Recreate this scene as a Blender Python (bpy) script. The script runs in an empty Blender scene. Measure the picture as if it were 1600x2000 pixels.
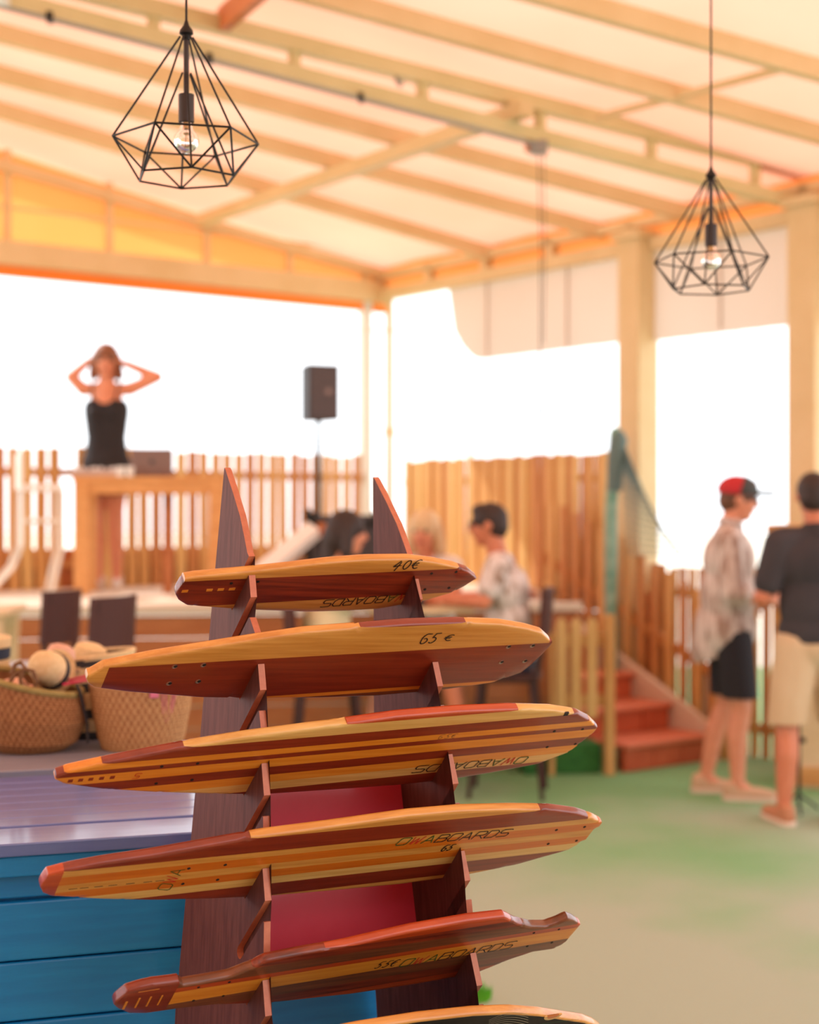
import bpy, bmesh, math, random
from mathutils import Vector, Matrix

random.seed(7)
SC = bpy.context.scene
COL = SC.collection
R = math.radians

# ------------------------------------------------------------------ camera
H = 1.56
FPX, CX, CY = 3000.0, 800.0, 1000.0
cam_d = bpy.data.cameras.new('camera')
cam = bpy.data.objects.new('camera', cam_d)
COL.objects.link(cam)
cam.location = (0, 0, H)
cam.rotation_euler = (R(90), 0, 0)
cam_d.sensor_fit = 'VERTICAL'
cam_d.sensor_height = 36.0
cam_d.sensor_width = 28.8
cam_d.lens = 36.0 * FPX / 2000.0
cam_d.clip_end = 300
cam_d.dof.use_dof = True
cam_d.dof.focus_distance = 2.55
cam_d.dof.aperture_fstop = 2.6
SC.camera = cam

# ------------------------------------------------------------------ world, sun, exposure
wd = bpy.data.worlds.new('sky')
SC.world = wd
wd.use_nodes = True
bg = wd.node_tree.nodes['Background']
bg.inputs['Color'].default_value = (0.93, 0.965, 1.0, 1)
bg.inputs['Strength'].default_value = 1.95
sun_d = bpy.data.lights.new('sun_offscreen', 'SUN')
sun_d.energy = 3.1
sun_d.angle = R(0.6)
sun_d.color = (1.0, 0.965, 0.91)
sun = bpy.data.objects.new('sun_offscreen', sun_d)
COL.objects.link(sun)
SUN_FROM = Vector((-0.80, 0.42, 0.86)).normalized()
sun.rotation_euler = SUN_FROM.to_track_quat('Z', 'Y').to_euler()
vs = SC.view_settings
vs.view_transform = 'Standard'
vs.look = 'None'
vs.gamma = 1.0
vs.exposure = 0.38
vs.use_curve_mapping = False


# ------------------------------------------------------------------ helpers
def lin(c):
    out = []
    for v in c[:3]:
        v /= 255.0
        out.append(v / 12.92 if v <= 0.04045 else ((v + 0.055) / 1.055) ** 2.4)
    return tuple(out) + (1.0,)


def ray(x, y):
    return Vector(((x - CX) / FPX, 1.0, (CY - y) / FPX))


def at(x, y, d):
    """point seen at photo pixel (x, y), d metres in front of the camera"""
    return Vector((0, 0, H)) + ray(x, y) * d


def hit(x, y, P, n):
    r = ray(x, y)
    o = Vector((0, 0, H))
    return o + r * ((P - o).dot(n) / r.dot(n))


MATS = {}


def mat(name, c, rough=0.6, metal=0.0, coat=0.0, c2=None, scale=(8, 8, 8), nscale=1.0, detail=4.0,
        bump=0.0, trans=0.0, spec=0.5, contrast=(0.35, 0.65), sheen=0.0):
    m = bpy.data.materials.new(name)
    m.use_nodes = True
    nt = m.node_tree
    b = nt.nodes['Principled BSDF']
    b.inputs['Base Color'].default_value = lin(c)
    b.inputs['Roughness'].default_value = rough
    b.inputs['Metallic'].default_value = metal
    b.inputs['Coat Weight'].default_value = coat
    b.inputs['Coat Roughness'].default_value = 0.12
    b.inputs['Specular IOR Level'].default_value = spec
    b.inputs['Transmission Weight'].default_value = trans
    b.inputs['Sheen Weight'].default_value = sheen
    if c2 is not None or bump:
        tc = nt.nodes.new('ShaderNodeTexCoord')
        mp = nt.nodes.new('ShaderNodeMapping')
        mp.inputs['Scale'].default_value = scale
        nz = nt.nodes.new('ShaderNodeTexNoise')
        nz.inputs['Scale'].default_value = nscale
        nz.inputs['Detail'].default_value = detail
        nz.inputs['Roughness'].default_value = 0.6
        nt.links.new(tc.outputs['Object'], mp.inputs['Vector'])
        nt.links.new(mp.outputs['Vector'], nz.inputs['Vector'])
        if c2 is not None:
            rp = nt.nodes.new('ShaderNodeValToRGB')
            rp.color_ramp.elements[0].position = contrast[0]
            rp.color_ramp.elements[1].position = contrast[1]
            rp.color_ramp.elements[0].color = lin(c)
            rp.color_ramp.elements[1].color = lin(c2)
            nt.links.new(nz.outputs['Fac'], rp.inputs['Fac'])
            nt.links.new(rp.outputs['Color'], b.inputs['Base Color'])
        if bump:
            bp = nt.nodes.new('ShaderNodeBump')
            bp.inputs['Strength'].default_value = bump
            bp.inputs['Distance'].default_value = 0.004
            nt.links.new(nz.outputs['Fac'], bp.inputs['Height'])
            nt.links.new(bp.outputs['Normal'], b.inputs['Normal'])
    MATS[name] = m
    return m


def canvas(name, c, c2, tr=0.55, scale=0.6):
    """thin woven sheet: part of the light goes through it"""
    m = bpy.data.materials.new(name)
    m.use_nodes = True
    nt = m.node_tree
    nt.nodes.remove(nt.nodes['Principled BSDF'])
    out = nt.nodes['Material Output']
    tc = nt.nodes.new('ShaderNodeTexCoord')
    nz = nt.nodes.new('ShaderNodeTexNoise')
    nz.inputs['Scale'].default_value = scale
    nz.inputs['Detail'].default_value = 3
    rp = nt.nodes.new('ShaderNodeValToRGB')
    rp.color_ramp.elements[0].position = 0.35
    rp.color_ramp.elements[1].position = 0.7
    rp.color_ramp.elements[0].color = lin(c)
    rp.color_ramp.elements[1].color = lin(c2)
    df = nt.nodes.new('ShaderNodeBsdfDiffuse')
    tl = nt.nodes.new('ShaderNodeBsdfTranslucent')
    mx = nt.nodes.new('ShaderNodeMixShader')
    mx.inputs[0].default_value = tr
    L = nt.links.new
    L(tc.outputs['Object'], nz.inputs['Vector'])
    L(nz.outputs['Fac'], rp.inputs['Fac'])
    L(rp.outputs['Color'], df.inputs['Color'])
    L(rp.outputs['Color'], tl.inputs['Color'])
    L(df.outputs[0], mx.inputs[1])
    L(tl.outputs[0], mx.inputs[2])
    L(mx.outputs[0], out.inputs['Surface'])
    MATS[name] = m
    return m


def obj(name, me, m=None, parent=None, M=None):
    o = bpy.data.objects.new(name, me)
    COL.objects.link(o)
    if m is not None and not me.materials:
        for k in (m if isinstance(m, (list, tuple)) else [m]):
            me.materials.append(MATS[k] if isinstance(k, str) else k)
    if parent is not None:
        o.parent = parent
    if M is not None:
        o.matrix_local = M
    return o


def mesh(name, vs, fs, smooth=False):
    me = bpy.data.meshes.new(name)
    me.from_pydata([tuple(v) for v in vs], [], fs)
    me.update()
    if smooth:
        me.polygons.foreach_set('use_smooth', [True] * len(me.polygons))
    return me


def tag(o, label, cat, group=None):
    o['label'] = label
    o['category'] = cat
    if group:
        o['group'] = group
    return o


def thing(name, label, cat, loc=(0, 0, 0), rz=0.0, group=None):
    o = bpy.data.objects.new(name, None)
    COL.objects.link(o)
    o.empty_display_size = 0.1
    o.location = loc
    o.rotation_euler = (0, 0, rz)
    return tag(o, label, cat, group)


def struct(o):
    o['kind'] = 'structure'
    return o


class G:
    """collects simple shapes in one mesh"""
    def __init__(s):
        s.v = []
        s.f = []

    def add(s, vs, fs):
        b = len(s.v)
        s.v += [Vector(p) for p in vs]
        s.f += [tuple(i + b for i in q) for q in fs]
        return s

    def box(s, lo, hi, M=None, bev=0.0):
        x0, y0, z0 = lo
        x1, y1, z1 = hi
        if bev <= 0:
            vs = [(x0, y0, z0), (x1, y0, z0), (x1, y1, z0), (x0, y1, z0),
                  (x0, y0, z1), (x1, y0, z1), (x1, y1, z1), (x0, y1, z1)]
            fs = [(0, 3, 2, 1), (4, 5, 6, 7), (0, 1, 5, 4), (1, 2, 6, 5), (2, 3, 7, 6), (3, 0, 4, 7)]
        else:
            bm = bmesh.new()
            bmesh.ops.create_cube(bm, size=1)
            for v in bm.verts:
                v.co = Vector(((x0 + x1) / 2 + v.co.x * (x1 - x0), (y0 + y1) / 2 + v.co.y * (y1 - y0),
                               (z0 + z1) / 2 + v.co.z * (z1 - z0)))
            bmesh.ops.bevel(bm, geom=bm.edges[:], offset=bev, segments=2, affect='EDGES', profile=0.5)
            bm.verts.index_update()
            vs = [v.co.copy() for v in bm.verts]
            fs = [tuple(v.index for v in f.verts) for f in bm.faces]
            bm.free()
        if M is not None:
            vs = [M @ Vector(p) for p in vs]
        return s.add(vs, fs)

    def beam(s, p, q, w, h, up=(0, 0, 1)):
        """box bar from p to q, w wide and h high, hanging below the line"""
        p, q = Vector(p), Vector(q)
        d = (q - p).normalized()
        sd = d.cross(Vector(up)).normalized()
        u = sd.cross(d).normalized()
        vs = []
        for e in (p, q):
            for a, b in ((-1, -1), (1, -1), (1, 1), (-1, 1)):
                vs.append(e + sd * (a * w / 2) + u * (b * h / 2))
        return s.add(vs, [(0, 1, 2, 3), (7, 6, 5, 4), (0, 4, 5, 1), (1, 5, 6, 2), (2, 6, 7, 3), (3, 7, 4, 0)])

    def tube(s, pts, r, n=8, closed=False):
        pts = [Vector(p) for p in pts]
        rs = r if isinstance(r, (list, tuple)) else [r] * len(pts)
        N = len(pts)
        base = len(s.v)
        ref = Vector((0.13, 0.21, 1)).normalized()
        for i, p in enumerate(pts):
            if closed:
                d = pts[(i + 1) % N] - pts[i - 1]
            else:
                d = pts[min(i + 1, N - 1)] - pts[max(i - 1, 0)]
            d.normalize()
            a = d.cross(ref)
            if a.length < 0.05:
                a = d.cross(Vector((1, 0, 0)))
            a.normalize()
            b = d.cross(a)
            for k in range(n):
                t = 2 * math.pi * k / n
                s.v.append(p + (a * math.cos(t) + b * math.sin(t)) * rs[i])
        for i in range(N if closed else N - 1):
            j = (i + 1) % N
            for k in range(n):
                l = (k + 1) % n
                s.f.append((base + i * n + k, base + i * n + l, base + j * n + l, base + j * n + k))
        if not closed:
            s.f.append(tuple(base + k for k in reversed(range(n))))
            s.f.append(tuple(base + (N - 1) * n + k for k in range(n)))
        return s

    def lathe(s, prof, n=24, M=None):
        """prof: (r, z) pairs, revolved about z"""
        base = len(s.v)
        for r, z in prof:
            for k in range(n):
                t = 2 * math.pi * k / n
                p = Vector((r * math.cos(t), r * math.sin(t), z))
                s.v.append(M @ p if M is not None else p)
        for i in range(len(prof) - 1):
            for k in range(n):
                l = (k + 1) % n
                s.f.append((base + i * n + k, base + i * n + l, base + (i + 1) * n + l, base + (i + 1) * n + k))
        if prof[0][0] > 1e-5:
            s.f.append(tuple(base + k for k in reversed(range(n))))
        if prof[-1][0] > 1e-5:
            s.f.append(tuple(base + (len(prof) - 1) * n + k for k in range(n)))
        return s

    def prism(s, poly, fn):
        """closed outline poly (2d); fn(pt, side 0/1) gives the 3d point"""
        bm = bmesh.new()
        a = [bm.verts.new(fn(p, 0)) for p in poly]
        b = [bm.verts.new(fn(p, 1)) for p in poly]
        fa = bm.faces.new(a)
        fb = bm.faces.new(list(reversed(b)))
        bmesh.ops.triangulate(bm, faces=[fa, fb])
        n = len(poly)
        for i in range(n):
            j = (i + 1) % n
            bm.faces.new((a[j], a[i], b[i], b[j]))
        bmesh.ops.recalc_face_normals(bm, faces=bm.faces[:])
        bm.verts.index_update()
        s.add([v.co.copy() for v in bm.verts], [tuple(v.index for v in f.verts) for f in bm.faces])
        bm.free()
        return s

    def edge_mat(s, o, axis):
        me = o.data
        me.polygons.foreach_set('material_index', [0 if abs(p.normal[axis]) > .8 else 1 for p in me.polygons])
        return o

    def build(s, name, m, parent=None, smooth=False, M=None):
        me = mesh(name, s.v, s.f, smooth)
        if smooth:
            try:
                me.set_sharp_from_angle(angle=R(40))
            except Exception:
                pass
        return obj(name, me, m, parent, M)


def arc(c, r, a0, a1, n):
    return [(c[0] + r * math.cos(R(a0 + (a1 - a0) * i / n)), c[1] + r * math.sin(R(a0 + (a1 - a0) * i / n)))
            for i in range(n + 1)]


# ------------------------------------------------------------------ materials
W = dict(scale=(3, 60, 60), nscale=1.5, detail=5)
mat('maple', (194, 128, 50), 0.38, coat=0.5, c2=(216, 156, 76), bump=0.05, **W)
mat('maple_pale', (204, 154, 78), 0.38, coat=0.5, c2=(222, 180, 106), bump=0.05, **W)
mat('honey', (210, 122, 26), 0.36, coat=0.5, c2=(224, 146, 48), bump=0.05, **W)
mat('amber', (194, 96, 14), 0.36, coat=0.5, c2=(208, 114, 26), bump=0.05, **W)
mat('mahogany', (116, 36, 16), 0.36, coat=0.5, c2=(138, 50, 24), bump=0.05, **W)
mat('rosewood', (84, 24, 14), 0.36, coat=0.5, c2=(156, 60, 28), bump=0.05, contrast=(0.3, 0.7), **W)
mat('walnut', (86, 46, 26), 0.38, coat=0.45, c2=(134, 72, 38), bump=0.05, contrast=(0.3, 0.7), **W)
mat('redwood', (166, 54, 16), 0.36, coat=0.5, c2=(190, 76, 26), bump=0.05, **W)
mat('board_black', (16, 15, 14), 0.55, coat=0.0, spec=0.25, c2=(36, 32, 28), **W)
mat('ink', (22, 18, 16), 0.6)
mat('ink_faded', (96, 62, 30), 0.6)
mat('ink_red', (196, 40, 26), 0.6)
mat('ink_green', (46, 84, 30), 0.6)
mat('chalk', (168, 158, 136), 0.8)
mat('chalk_green', (48, 110, 80), 0.8)
mat('hole', (16, 12, 10), 0.7)
mat('screw', (176, 164, 150), 0.3, metal=0.9)
mat('ply_edge', (184, 104, 74), 0.5, coat=0.15, c2=(196, 118, 86), scale=(30, 30, 30), nscale=2)
mat('ply_face', (88, 44, 38), 0.6, coat=0.0, spec=0.3, c2=(108, 60, 52), scale=(50, 50, 5), nscale=2, bump=0.05)
mat('red_panel', (204, 50, 72), 0.4, coat=0.3, c2=(210, 60, 80), scale=(4, 4, 4), nscale=2)
mat('blue_paint', (0, 122, 196), 0.45, coat=0.15, c2=(8, 136, 208), scale=(2, 24, 24), nscale=2, bump=0.25)
mat('blue_top_sheen', (84, 108, 180), 0.32, coat=0.6, c2=(98, 120, 188), scale=(2, 24, 24), nscale=2, bump=0.12)  # the counter's blue, paled towards lavender with the roof's reflection in the colour
mat('grey_table', (132, 134, 150), 0.4, coat=0.3, c2=(146, 146, 160), scale=(2, 14, 14), nscale=2)
mat('straw', (158, 106, 64), 0.85, c2=(184, 132, 84), scale=(60, 60, 60), nscale=1.5, contrast=(0.3, 0.7))
mat('straw_deep', (130, 82, 46), 0.85, c2=(152, 104, 62), scale=(60, 60, 60), nscale=1.5)
mat('straw_light', (188, 140, 92), 0.85, c2=(210, 166, 114), scale=(60, 60, 60), nscale=1.5, contrast=(0.3, 0.7))
mat('straw_hat', (214, 182, 132), 0.85, c2=(226, 198, 150), scale=(60, 60, 60), nscale=1.5)
mat('hat_pink', (214, 164, 138), 0.85, c2=(224, 180, 156), scale=(30, 30, 30))
mat('band_dark', (48, 46, 48), 0.8)
mat('band_navy', (40, 52, 74), 0.8)
mat('rim_green', (142, 120, 62), 0.8, c2=(160, 142, 84), scale=(40, 40, 40))
mat('cord_brown', (112, 76, 46), 0.8, c2=(134, 94, 60), scale=(80, 80, 80))
mat('pink', (206, 36, 84), 0.5)
mat('pink_pale', (214, 116, 140), 0.6)
mat('lining', (222, 186, 146), 0.9)
mat('black_metal', (26, 24, 22), 0.45, metal=0.4)
mat('socket', (52, 38, 34), 0.45)
mat('brass', (170, 140, 90), 0.35, metal=0.8)
mat('cream_steel', (208, 194, 142), 0.5, c2=(216, 202, 152), scale=(3, 3, 3))
mat('cream_wood', (216, 190, 140), 0.6, c2=(224, 200, 154), scale=(3, 3, 3))
mat('white_steel', (222, 216, 204), 0.5)
mat('orange_board', (190, 106, 56), 0.6, c2=(204, 122, 70), scale=(3, 20, 20))
mat('pipe', (150, 146, 140), 0.4, metal=0.3)
mat('cable', (60, 40, 36), 0.6)
mat('slat_a', (198, 146, 82), 0.65, c2=(216, 168, 104), scale=(20, 20, 2), nscale=2)
mat('slat_b', (180, 118, 62), 0.65, c2=(198, 138, 80), scale=(20, 20, 2), nscale=2)
mat('slat_c', (212, 172, 104), 0.65, c2=(224, 188, 124), scale=(20, 20, 2), nscale=2)
mat('kick', (172, 96, 50), 0.65, c2=(188, 112, 62), scale=(2, 2, 20), nscale=2)
mat('table_wood', (206, 146, 84), 0.55, c2=(222, 166, 104), scale=(3, 20, 20), nscale=2)
mat('pale_wood', (220, 190, 146), 0.6, c2=(228, 202, 162), scale=(3, 16, 16), nscale=2)
mat('deck', (212, 200, 182), 0.6, c2=(222, 210, 194), scale=(2, 14, 14))
mat('stage_front', (168, 100, 56), 0.6, c2=(190, 122, 74), scale=(1.5, 12, 30), nscale=2)
mat('terracotta', (184, 84, 50), 0.6, c2=(198, 98, 62), scale=(5, 5, 5))
mat('terracotta_edge', (206, 116, 84), 0.6)
mat('stool', (54, 30, 26), 0.55, spec=0.3, c2=(72, 42, 36), scale=(10, 10, 10))
mat('stool_leather', (76, 40, 35), 0.55, spec=0.3)
mat('speaker_black', (48, 46, 50), 0.6)
mat('grille', (84, 76, 80), 0.7)
mat('case_black', (52, 46, 50), 0.55)
mat('laptop', (140, 116, 112), 0.4, metal=0.3)
mat('white_plastic', (236, 234, 230), 0.35)
mat('gear', (190, 170, 160), 0.5)
mat('plinth_green', (40, 96, 40), 0.9, c2=(58, 120, 52), scale=(20, 20, 20))
mat('net', (96, 118, 116), 0.8)
mat('teal_paint', (96, 148, 128), 0.6, c2=(150, 186, 166), scale=(4, 4, 10))
mat('concrete', (216, 196, 176), 0.8)
mat('grass', (78, 168, 30), 0.9, c2=(110, 190, 48), scale=(30, 30, 30))
mat('glass_bulb', (255, 255, 255), 0.02, trans=1.0)
mat('skin', (214, 140, 108), 0.5, c2=(222, 150, 118), scale=(12, 12, 12))
mat('skin_tan', (198, 118, 84), 0.5, c2=(206, 128, 94), scale=(12, 12, 12))
mat('lips', (176, 78, 70), 0.5)
mat('hair_brown', (92, 58, 40), 0.6, c2=(112, 74, 52), scale=(40, 40, 6))
mat('hair_auburn', (118, 70, 46), 0.6, c2=(142, 92, 64), scale=(40, 40, 6))
mat('hair_dark', (40, 28, 26), 0.6, c2=(56, 38, 34), scale=(40, 40, 6))
mat('hair_blonde', (206, 176, 132), 0.6, c2=(222, 196, 156), scale=(40, 40, 6))
mat('eye', (24, 18, 16), 0.3)
mat('cloth_black', (30, 28, 32), 0.85, c2=(40, 38, 42), scale=(6, 6, 3))
mat('cloth_charcoal', (50, 46, 50), 0.85, c2=(62, 56, 60), scale=(6, 6, 3))
mat('cloth_shorts', (34, 30, 38), 0.85)
mat('cloth_beige', (206, 176, 140), 0.85, c2=(214, 188, 154), scale=(5, 5, 3))
mat('cloth_linen', (160, 134, 122), 0.85, c2=(212, 198, 192), scale=(22, 22, 6), contrast=(0.42, 0.58))
mat('cloth_floral', (218, 206, 202), 0.85, c2=(150, 122, 104), scale=(14, 14, 9), contrast=(0.5, 0.62))
mat('cloth_teal', (10, 120, 128), 0.85)
mat('cloth_cream', (226, 210, 170), 0.85)
mat('cloth_white', (226, 220, 216), 0.85)
mat('cap_red', (186, 36, 44), 0.7)
mat('cap_grey', (60, 60, 58), 0.7)
mat('shoe_beige', (206, 168, 138), 0.7)
mat('shoe_sole', (228, 206, 186), 0.7)
mat('shoe_tan', (190, 128, 94), 0.7)
mat('denim', (70, 80, 100), 0.85)
canvas('roof_canvas', (236, 172, 142), (241, 186, 158), 0.41)
canvas('gable_canvas', (244, 160, 88), (246, 172, 102), 0.5)
canvas('valance_canvas', (214, 194, 178), (222, 204, 190), 0.38)


def floor_mat():
    m = bpy.data.materials.new('turf_carpet')
    m.use_nodes = True
    nt = m.node_tree
    b = nt.nodes['Principled BSDF']
    b.inputs['Roughness'].default_value = 0.9
    tc = nt.nodes.new('ShaderNodeTexCoord')
    n1 = nt.nodes.new('ShaderNodeTexNoise')
    n1.inputs['Scale'].default_value = 0.55
    n1.inputs['Detail'].default_value = 5
    r1 = nt.nodes.new('ShaderNodeValToRGB')
    r1.color_ramp.elements[0].position = 0.38
    r1.color_ramp.elements[1].position = 0.60
    r1.color_ramp.elements[0].color = lin((126, 178, 122))
    r1.color_ramp.elements[1].color = lin((172, 186, 164))
    n2 = nt.nodes.new('ShaderNodeTexNoise')
    n2.inputs['Scale'].default_value = 160
    mx = nt.nodes.new('ShaderNodeMixRGB')
    mx.blend_type = 'MULTIPLY'
    mx.inputs[0].default_value = 0.25
    L = nt.links.new
    L(tc.outputs['Object'], n1.inputs['Vector'])
    L(tc.outputs['Object'], n2.inputs['Vector'])
    sx = nt.nodes.new('ShaderNodeSeparateXYZ')
    mr = nt.nodes.new('ShaderNodeMapRange')      # the strip people walk on is worn pale; far edges keep their green
    mr.inputs['From Min'].default_value = 5.2
    mr.inputs['From Max'].default_value = 9.0
    mr.inputs['To Min'].default_value = 0.16
    mr.inputs['To Max'].default_value = -0.13
    ad = nt.nodes.new('ShaderNodeMath')
    L(tc.outputs['Object'], sx.inputs[0])
    L(sx.outputs['Y'], mr.inputs['Value'])
    L(n1.outputs['Fac'], ad.inputs[0])
    L(mr.outputs[0], ad.inputs[1])
    L(ad.outputs[0], r1.inputs['Fac'])
    L(r1.outputs['Color'], mx.inputs[1])
    L(n2.outputs['Fac'], mx.inputs[2])
    L(mx.outputs[0], b.inputs['Base Color'])
    bp = nt.nodes.new('ShaderNodeBump')
    bp.inputs['Strength'].default_value = 0.4
    bp.inputs['Distance'].default_value = 0.005
    L(n2.outputs['Fac'], bp.inputs['Height'])
    L(bp.outputs['Normal'], b.inputs['Normal'])
    MATS['turf_carpet'] = m


floor_mat()
mat('sand', (224, 214, 196), 0.9, c2=(232, 224, 210), scale=(1, 1, 1))

# ------------------------------------------------------------------ the place: axes of the room
CRN = Vector((-0.24, 13.05, 0))          # far corner of the terrace
U = Vector((0.795, 0.606, 0)).normalized()   # along the far-left wall, away
V = Vector((0.606, -0.795, 0)).normalized()  # along the right wall, towards the camera


def wl(r, z=0.0, off=0.0):
    """on the left wall, r metres from the corner (off: into the room)"""
    p = CRN - U * r + V * off
    return Vector((p.x, p.y, z))


def wr(t, z=0.0, off=0.0):
    """on the right wall, t metres from the corner (off: into the room)"""
    p = CRN + V * t - U * off
    return Vector((p.x, p.y, z))


def roof_z(p):
    r = -(p - CRN).dot(U)
    return 3.62 + 0.165 * r if r < 6.4 else 3.62 + 0.165 * 6.4 - 0.165 * (r - 6.4)


def roof_hit(x, y, drop=0.0):
    o = Vector((0, 0, H))
    r = ray(x, y)
    lo, hi = 2.0, 40.0
    for _ in range(60):
        m = (lo + hi) / 2
        p = o + r * m
        if p.z < roof_z(p) - drop:
            lo = m
        else:
            hi = m
    return o + r * lo


# floor and ground outside
o = G().box((-9, -4, -0.06), (4.6, 15.5, 0.0)).build('floor', 'turf_carpet')
struct(o)
o = G().box((-60, -30, -0.30), (60, 120, -0.061)).build('ground_outside', 'sand')
struct(o)

# unseen wall added behind the camera to shade the boards; guessed bar building
mat('plaster', (176, 150, 126), 0.9, c2=(186, 160, 136), scale=(1, 1, 1))
struct(G().box((-9, -2.7, 0), (4.6, -2.5, 3.5)).build('wall_back_added', 'plaster'))

# roof: one canvas sheet on rafters
g = G()
NT, NR = 30, 26
for i in range(NT + 1):
    t = -0.35 + 13.5 * i / NT
    for j in range(NR + 1):
        r = -0.45 + 13.0 * j / NR
        p = CRN + V * t - U * r
        g.v.append(Vector((p.x, p.y, roof_z(p) - 0.012 * math.sin(i * 2.1) * math.sin(j * 1.3))))
for i in range(NT):
    for j in range(NR):
        a = i * (NR + 1) + j
        g.f.append((a, a + 1, a + NR + 2, a + NR + 1))
CEIL = struct(g.build('ceiling', 'roof_canvas', smooth=True))

rafters = [((0, 65), (1340, 415)), ((0, 145), (1200, 458)), ((0, 215), (965, 497)),
           ((640, -4), (1600, 262)), ((1090, -4), (1600, 138)), ((1500, -90), (1900, 15))]
for k, (a, b) in enumerate(rafters):
    pa, pb = roof_hit(*a, drop=0.07), roof_hit(*b, drop=0.07)
    d = (pb - pa).normalized()
    tb = 0.0
    # carry each rafter on to the eave and back over the ridge side
    pe = pb
    for _ in range(200):
        if -(pe - CRN).dot(U) < -0.15:
            break
        pe = pe + d * 0.05
    g = G().beam(pa - d * 2.2, pe, 0.065, 0.10)
    g.build('rafter', 'cream_wood', CEIL)
# cross pieces between rafters
for a, b, w in (((395, 430), (1030, 212), 0.09), ((1165, 230), (1525, 135), 0.035)):
    pa, pb = roof_hit(*a, drop=0.17 if w > 0.05 else 0.09), roof_hit(*b, drop=0.17 if w > 0.05 else 0.09)
    G().beam(pa, pb, w, w * 0.9).build('purlin', 'cream_wood', CEIL)

# truss: two chords in one upright plane, with short struts
TA = Vector((-0.2300 * 7.5, 7.5, 0))
TB = wr(4.42)
tn = (TB - TA).cross(Vector((0, 0, 1))).normalized()


def on_truss(x, y):
    return hit(x, y, TB, tn)


def chord(p, q, w, h, name, m='cream_steel'):
    return G().beam(p, q, w, h).build(name, m, CEIL)


b0, b1 = on_truss(0, -4), on_truss(1570, 400)
u0, u1 = on_truss(440, 52), on_truss(1600, 340)
bd = (b1 - b0).normalized()
ud = (u1 - u0).normalized()
chord(b0 - bd * 0.8, b1, 0.08, 0.075, 'truss_chord')
chord(u0 - ud * 2.2, u1 + ud * 0.15, 0.08, 0.085, 'truss_chord')
for x in (300, 575, 825, 1055, 1272, 1475):
    yb = -4 + (x) * (404 / 1570.0)
    yu = 52 + (x - 440) * (288 / 1160.0)
    G().beam(on_truss(x, yb), on_truss(x, yu), 0.05, 0.05, up=U).build('truss_strut', 'cream_steel', CEIL)
# conduit along the lower chord
pp = []
for x in (-40, 60, 210, 420, 700, 900, 1040):
    q = on_truss(x, -4 + x * 404 / 1570.0 + 22)
    pp.append(q + Vector((0, -0.05, 0)))
g = G().tube(pp, 0.012, 8)
cond = g.build('conduit', 'pipe', None, True)
tag(cond, 'thin grey conduit pipe clipped under the cream roof truss', 'pipe')
for x in (102, 412, 706):
    q = on_truss(x, -4 + x * 404 / 1570.0 + 20) + Vector((0, -0.05, 0))
    G().box(q - Vector((.014, .02, .02)), q + Vector((.014, .03, .03))).build('clip', 'black_metal', cond).matrix_parent_inverse = cond.matrix_world.inverted()

# orange board across the top of the truss, dark bolt on it
q0 = on_truss(432, 40) + Vector((0, 0.02, 0.0))
q1 = roof_hit(560, -70, 0.33)
ob = G().beam(q0, q1, 0.05, 0.12).build('timber_board', 'orange_board')
tag(ob, 'orange timber board fixed across the upper truss chord', 'board')
jb = at(1052, 291, 8.69)
jx = thing('junction_box', 'small grey junction box under the roof truss with a thin cable', 'junction box', jb)
G().box((-.05, -.04, -.03), (.05, .04, .045), bev=.006).build('box', 'pipe', jx)
G().box((-.075, -.03, -.01), (-.04, .03, .05)).build('bracket', 'orange_board', jx)
hk = on_truss(775, 158) + Vector((0, 0, 0.0))
tag(G().tube([hk + Vector((0, 0, .05)), hk, hk + Vector((0.02, 0, -.03)), hk + Vector((.03, 0, 0.0))], .012).build('hook', 'pipe'),
    'small metal hook hanging between the two truss chords', 'hook')
# hanging cable with plug
cb = thing('hanging_cable', 'thin dark cable hanging from the junction box with a small plug at its end', 'cable', jb)
G().tube([(0.0, 0, -.02), (0.012, 0, -.6), (0.01, 0, -1.18), (0.012, 0, -1.45)], .004, 6).build('wire', 'cable', cb)
G().tube([(0.03, 0, -.02), (0.036, 0, -.5), (0.03, 0, -1.1)], .003, 6).build('wire', 'cable', cb)
G().tube([(0.012, 0, -1.44), (0.012, 0, -1.46), (0.012, 0, -1.52)], [.008, .014, .012], 8).build('plug', 'cable', cb)
wb = on_truss(8, 8)
tag(G().box(wb + Vector((-.12, -.18, -.03)), wb + Vector((.04, -.035, .06)), bev=.008).build('white_box', 'white_plastic'),
    'white plastic box fixed to the truss end', 'box')

# ------------------------------------------------------------------ left wall: gable of orange canvas over a header beam
g = G()
n = 14
for i in range(n + 1):
    r = 7.0 * i / n
    p = wl(r)
    g.v.append(wl(r, 3.46))
    g.v.append(wl(r, roof_z(p) - 0.03))
for i in range(n):
    g.f.append((2 * i, 2 * i + 1, 2 * i + 3, 2 * i + 2))
WL = struct(g.build('wall_left', 'gable_canvas'))
G().beam(wl(-.05, 3.41, .05), wl(7.0, 3.41, .05), 0.12, 0.17).build('header_beam', 'cream_wood', WL)
G().beam(wl(-.05, 3.285, .03), wl(7.0, 3.285, .03), 0.012, 0.085).build('valance', 'gable_canvas', WL)
G().beam(wl(-.05, 3.74, .05), wl(7.0, 3.74, .05), 0.02, 0.02).build('gable_rail', 'cream_wood', WL)
for r in (0.20, 0.95, 1.72, 2.55, 3.35, 4.2):
    p = wl(r)
    G().beam(wl(r, 3.46, .04), wl(r, roof_z(p) - 0.02, .04), 0.05, 0.03, up=V).build('gable_post', 'cream_wood', WL)
G().beam(wl(-.1, roof_z(wl(-.1)) - .05, .05), wl(7, roof_z(wl(7)) - .05, .05), 0.07, 0.08).build('gable_rafter', 'cream_wood', WL)

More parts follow.
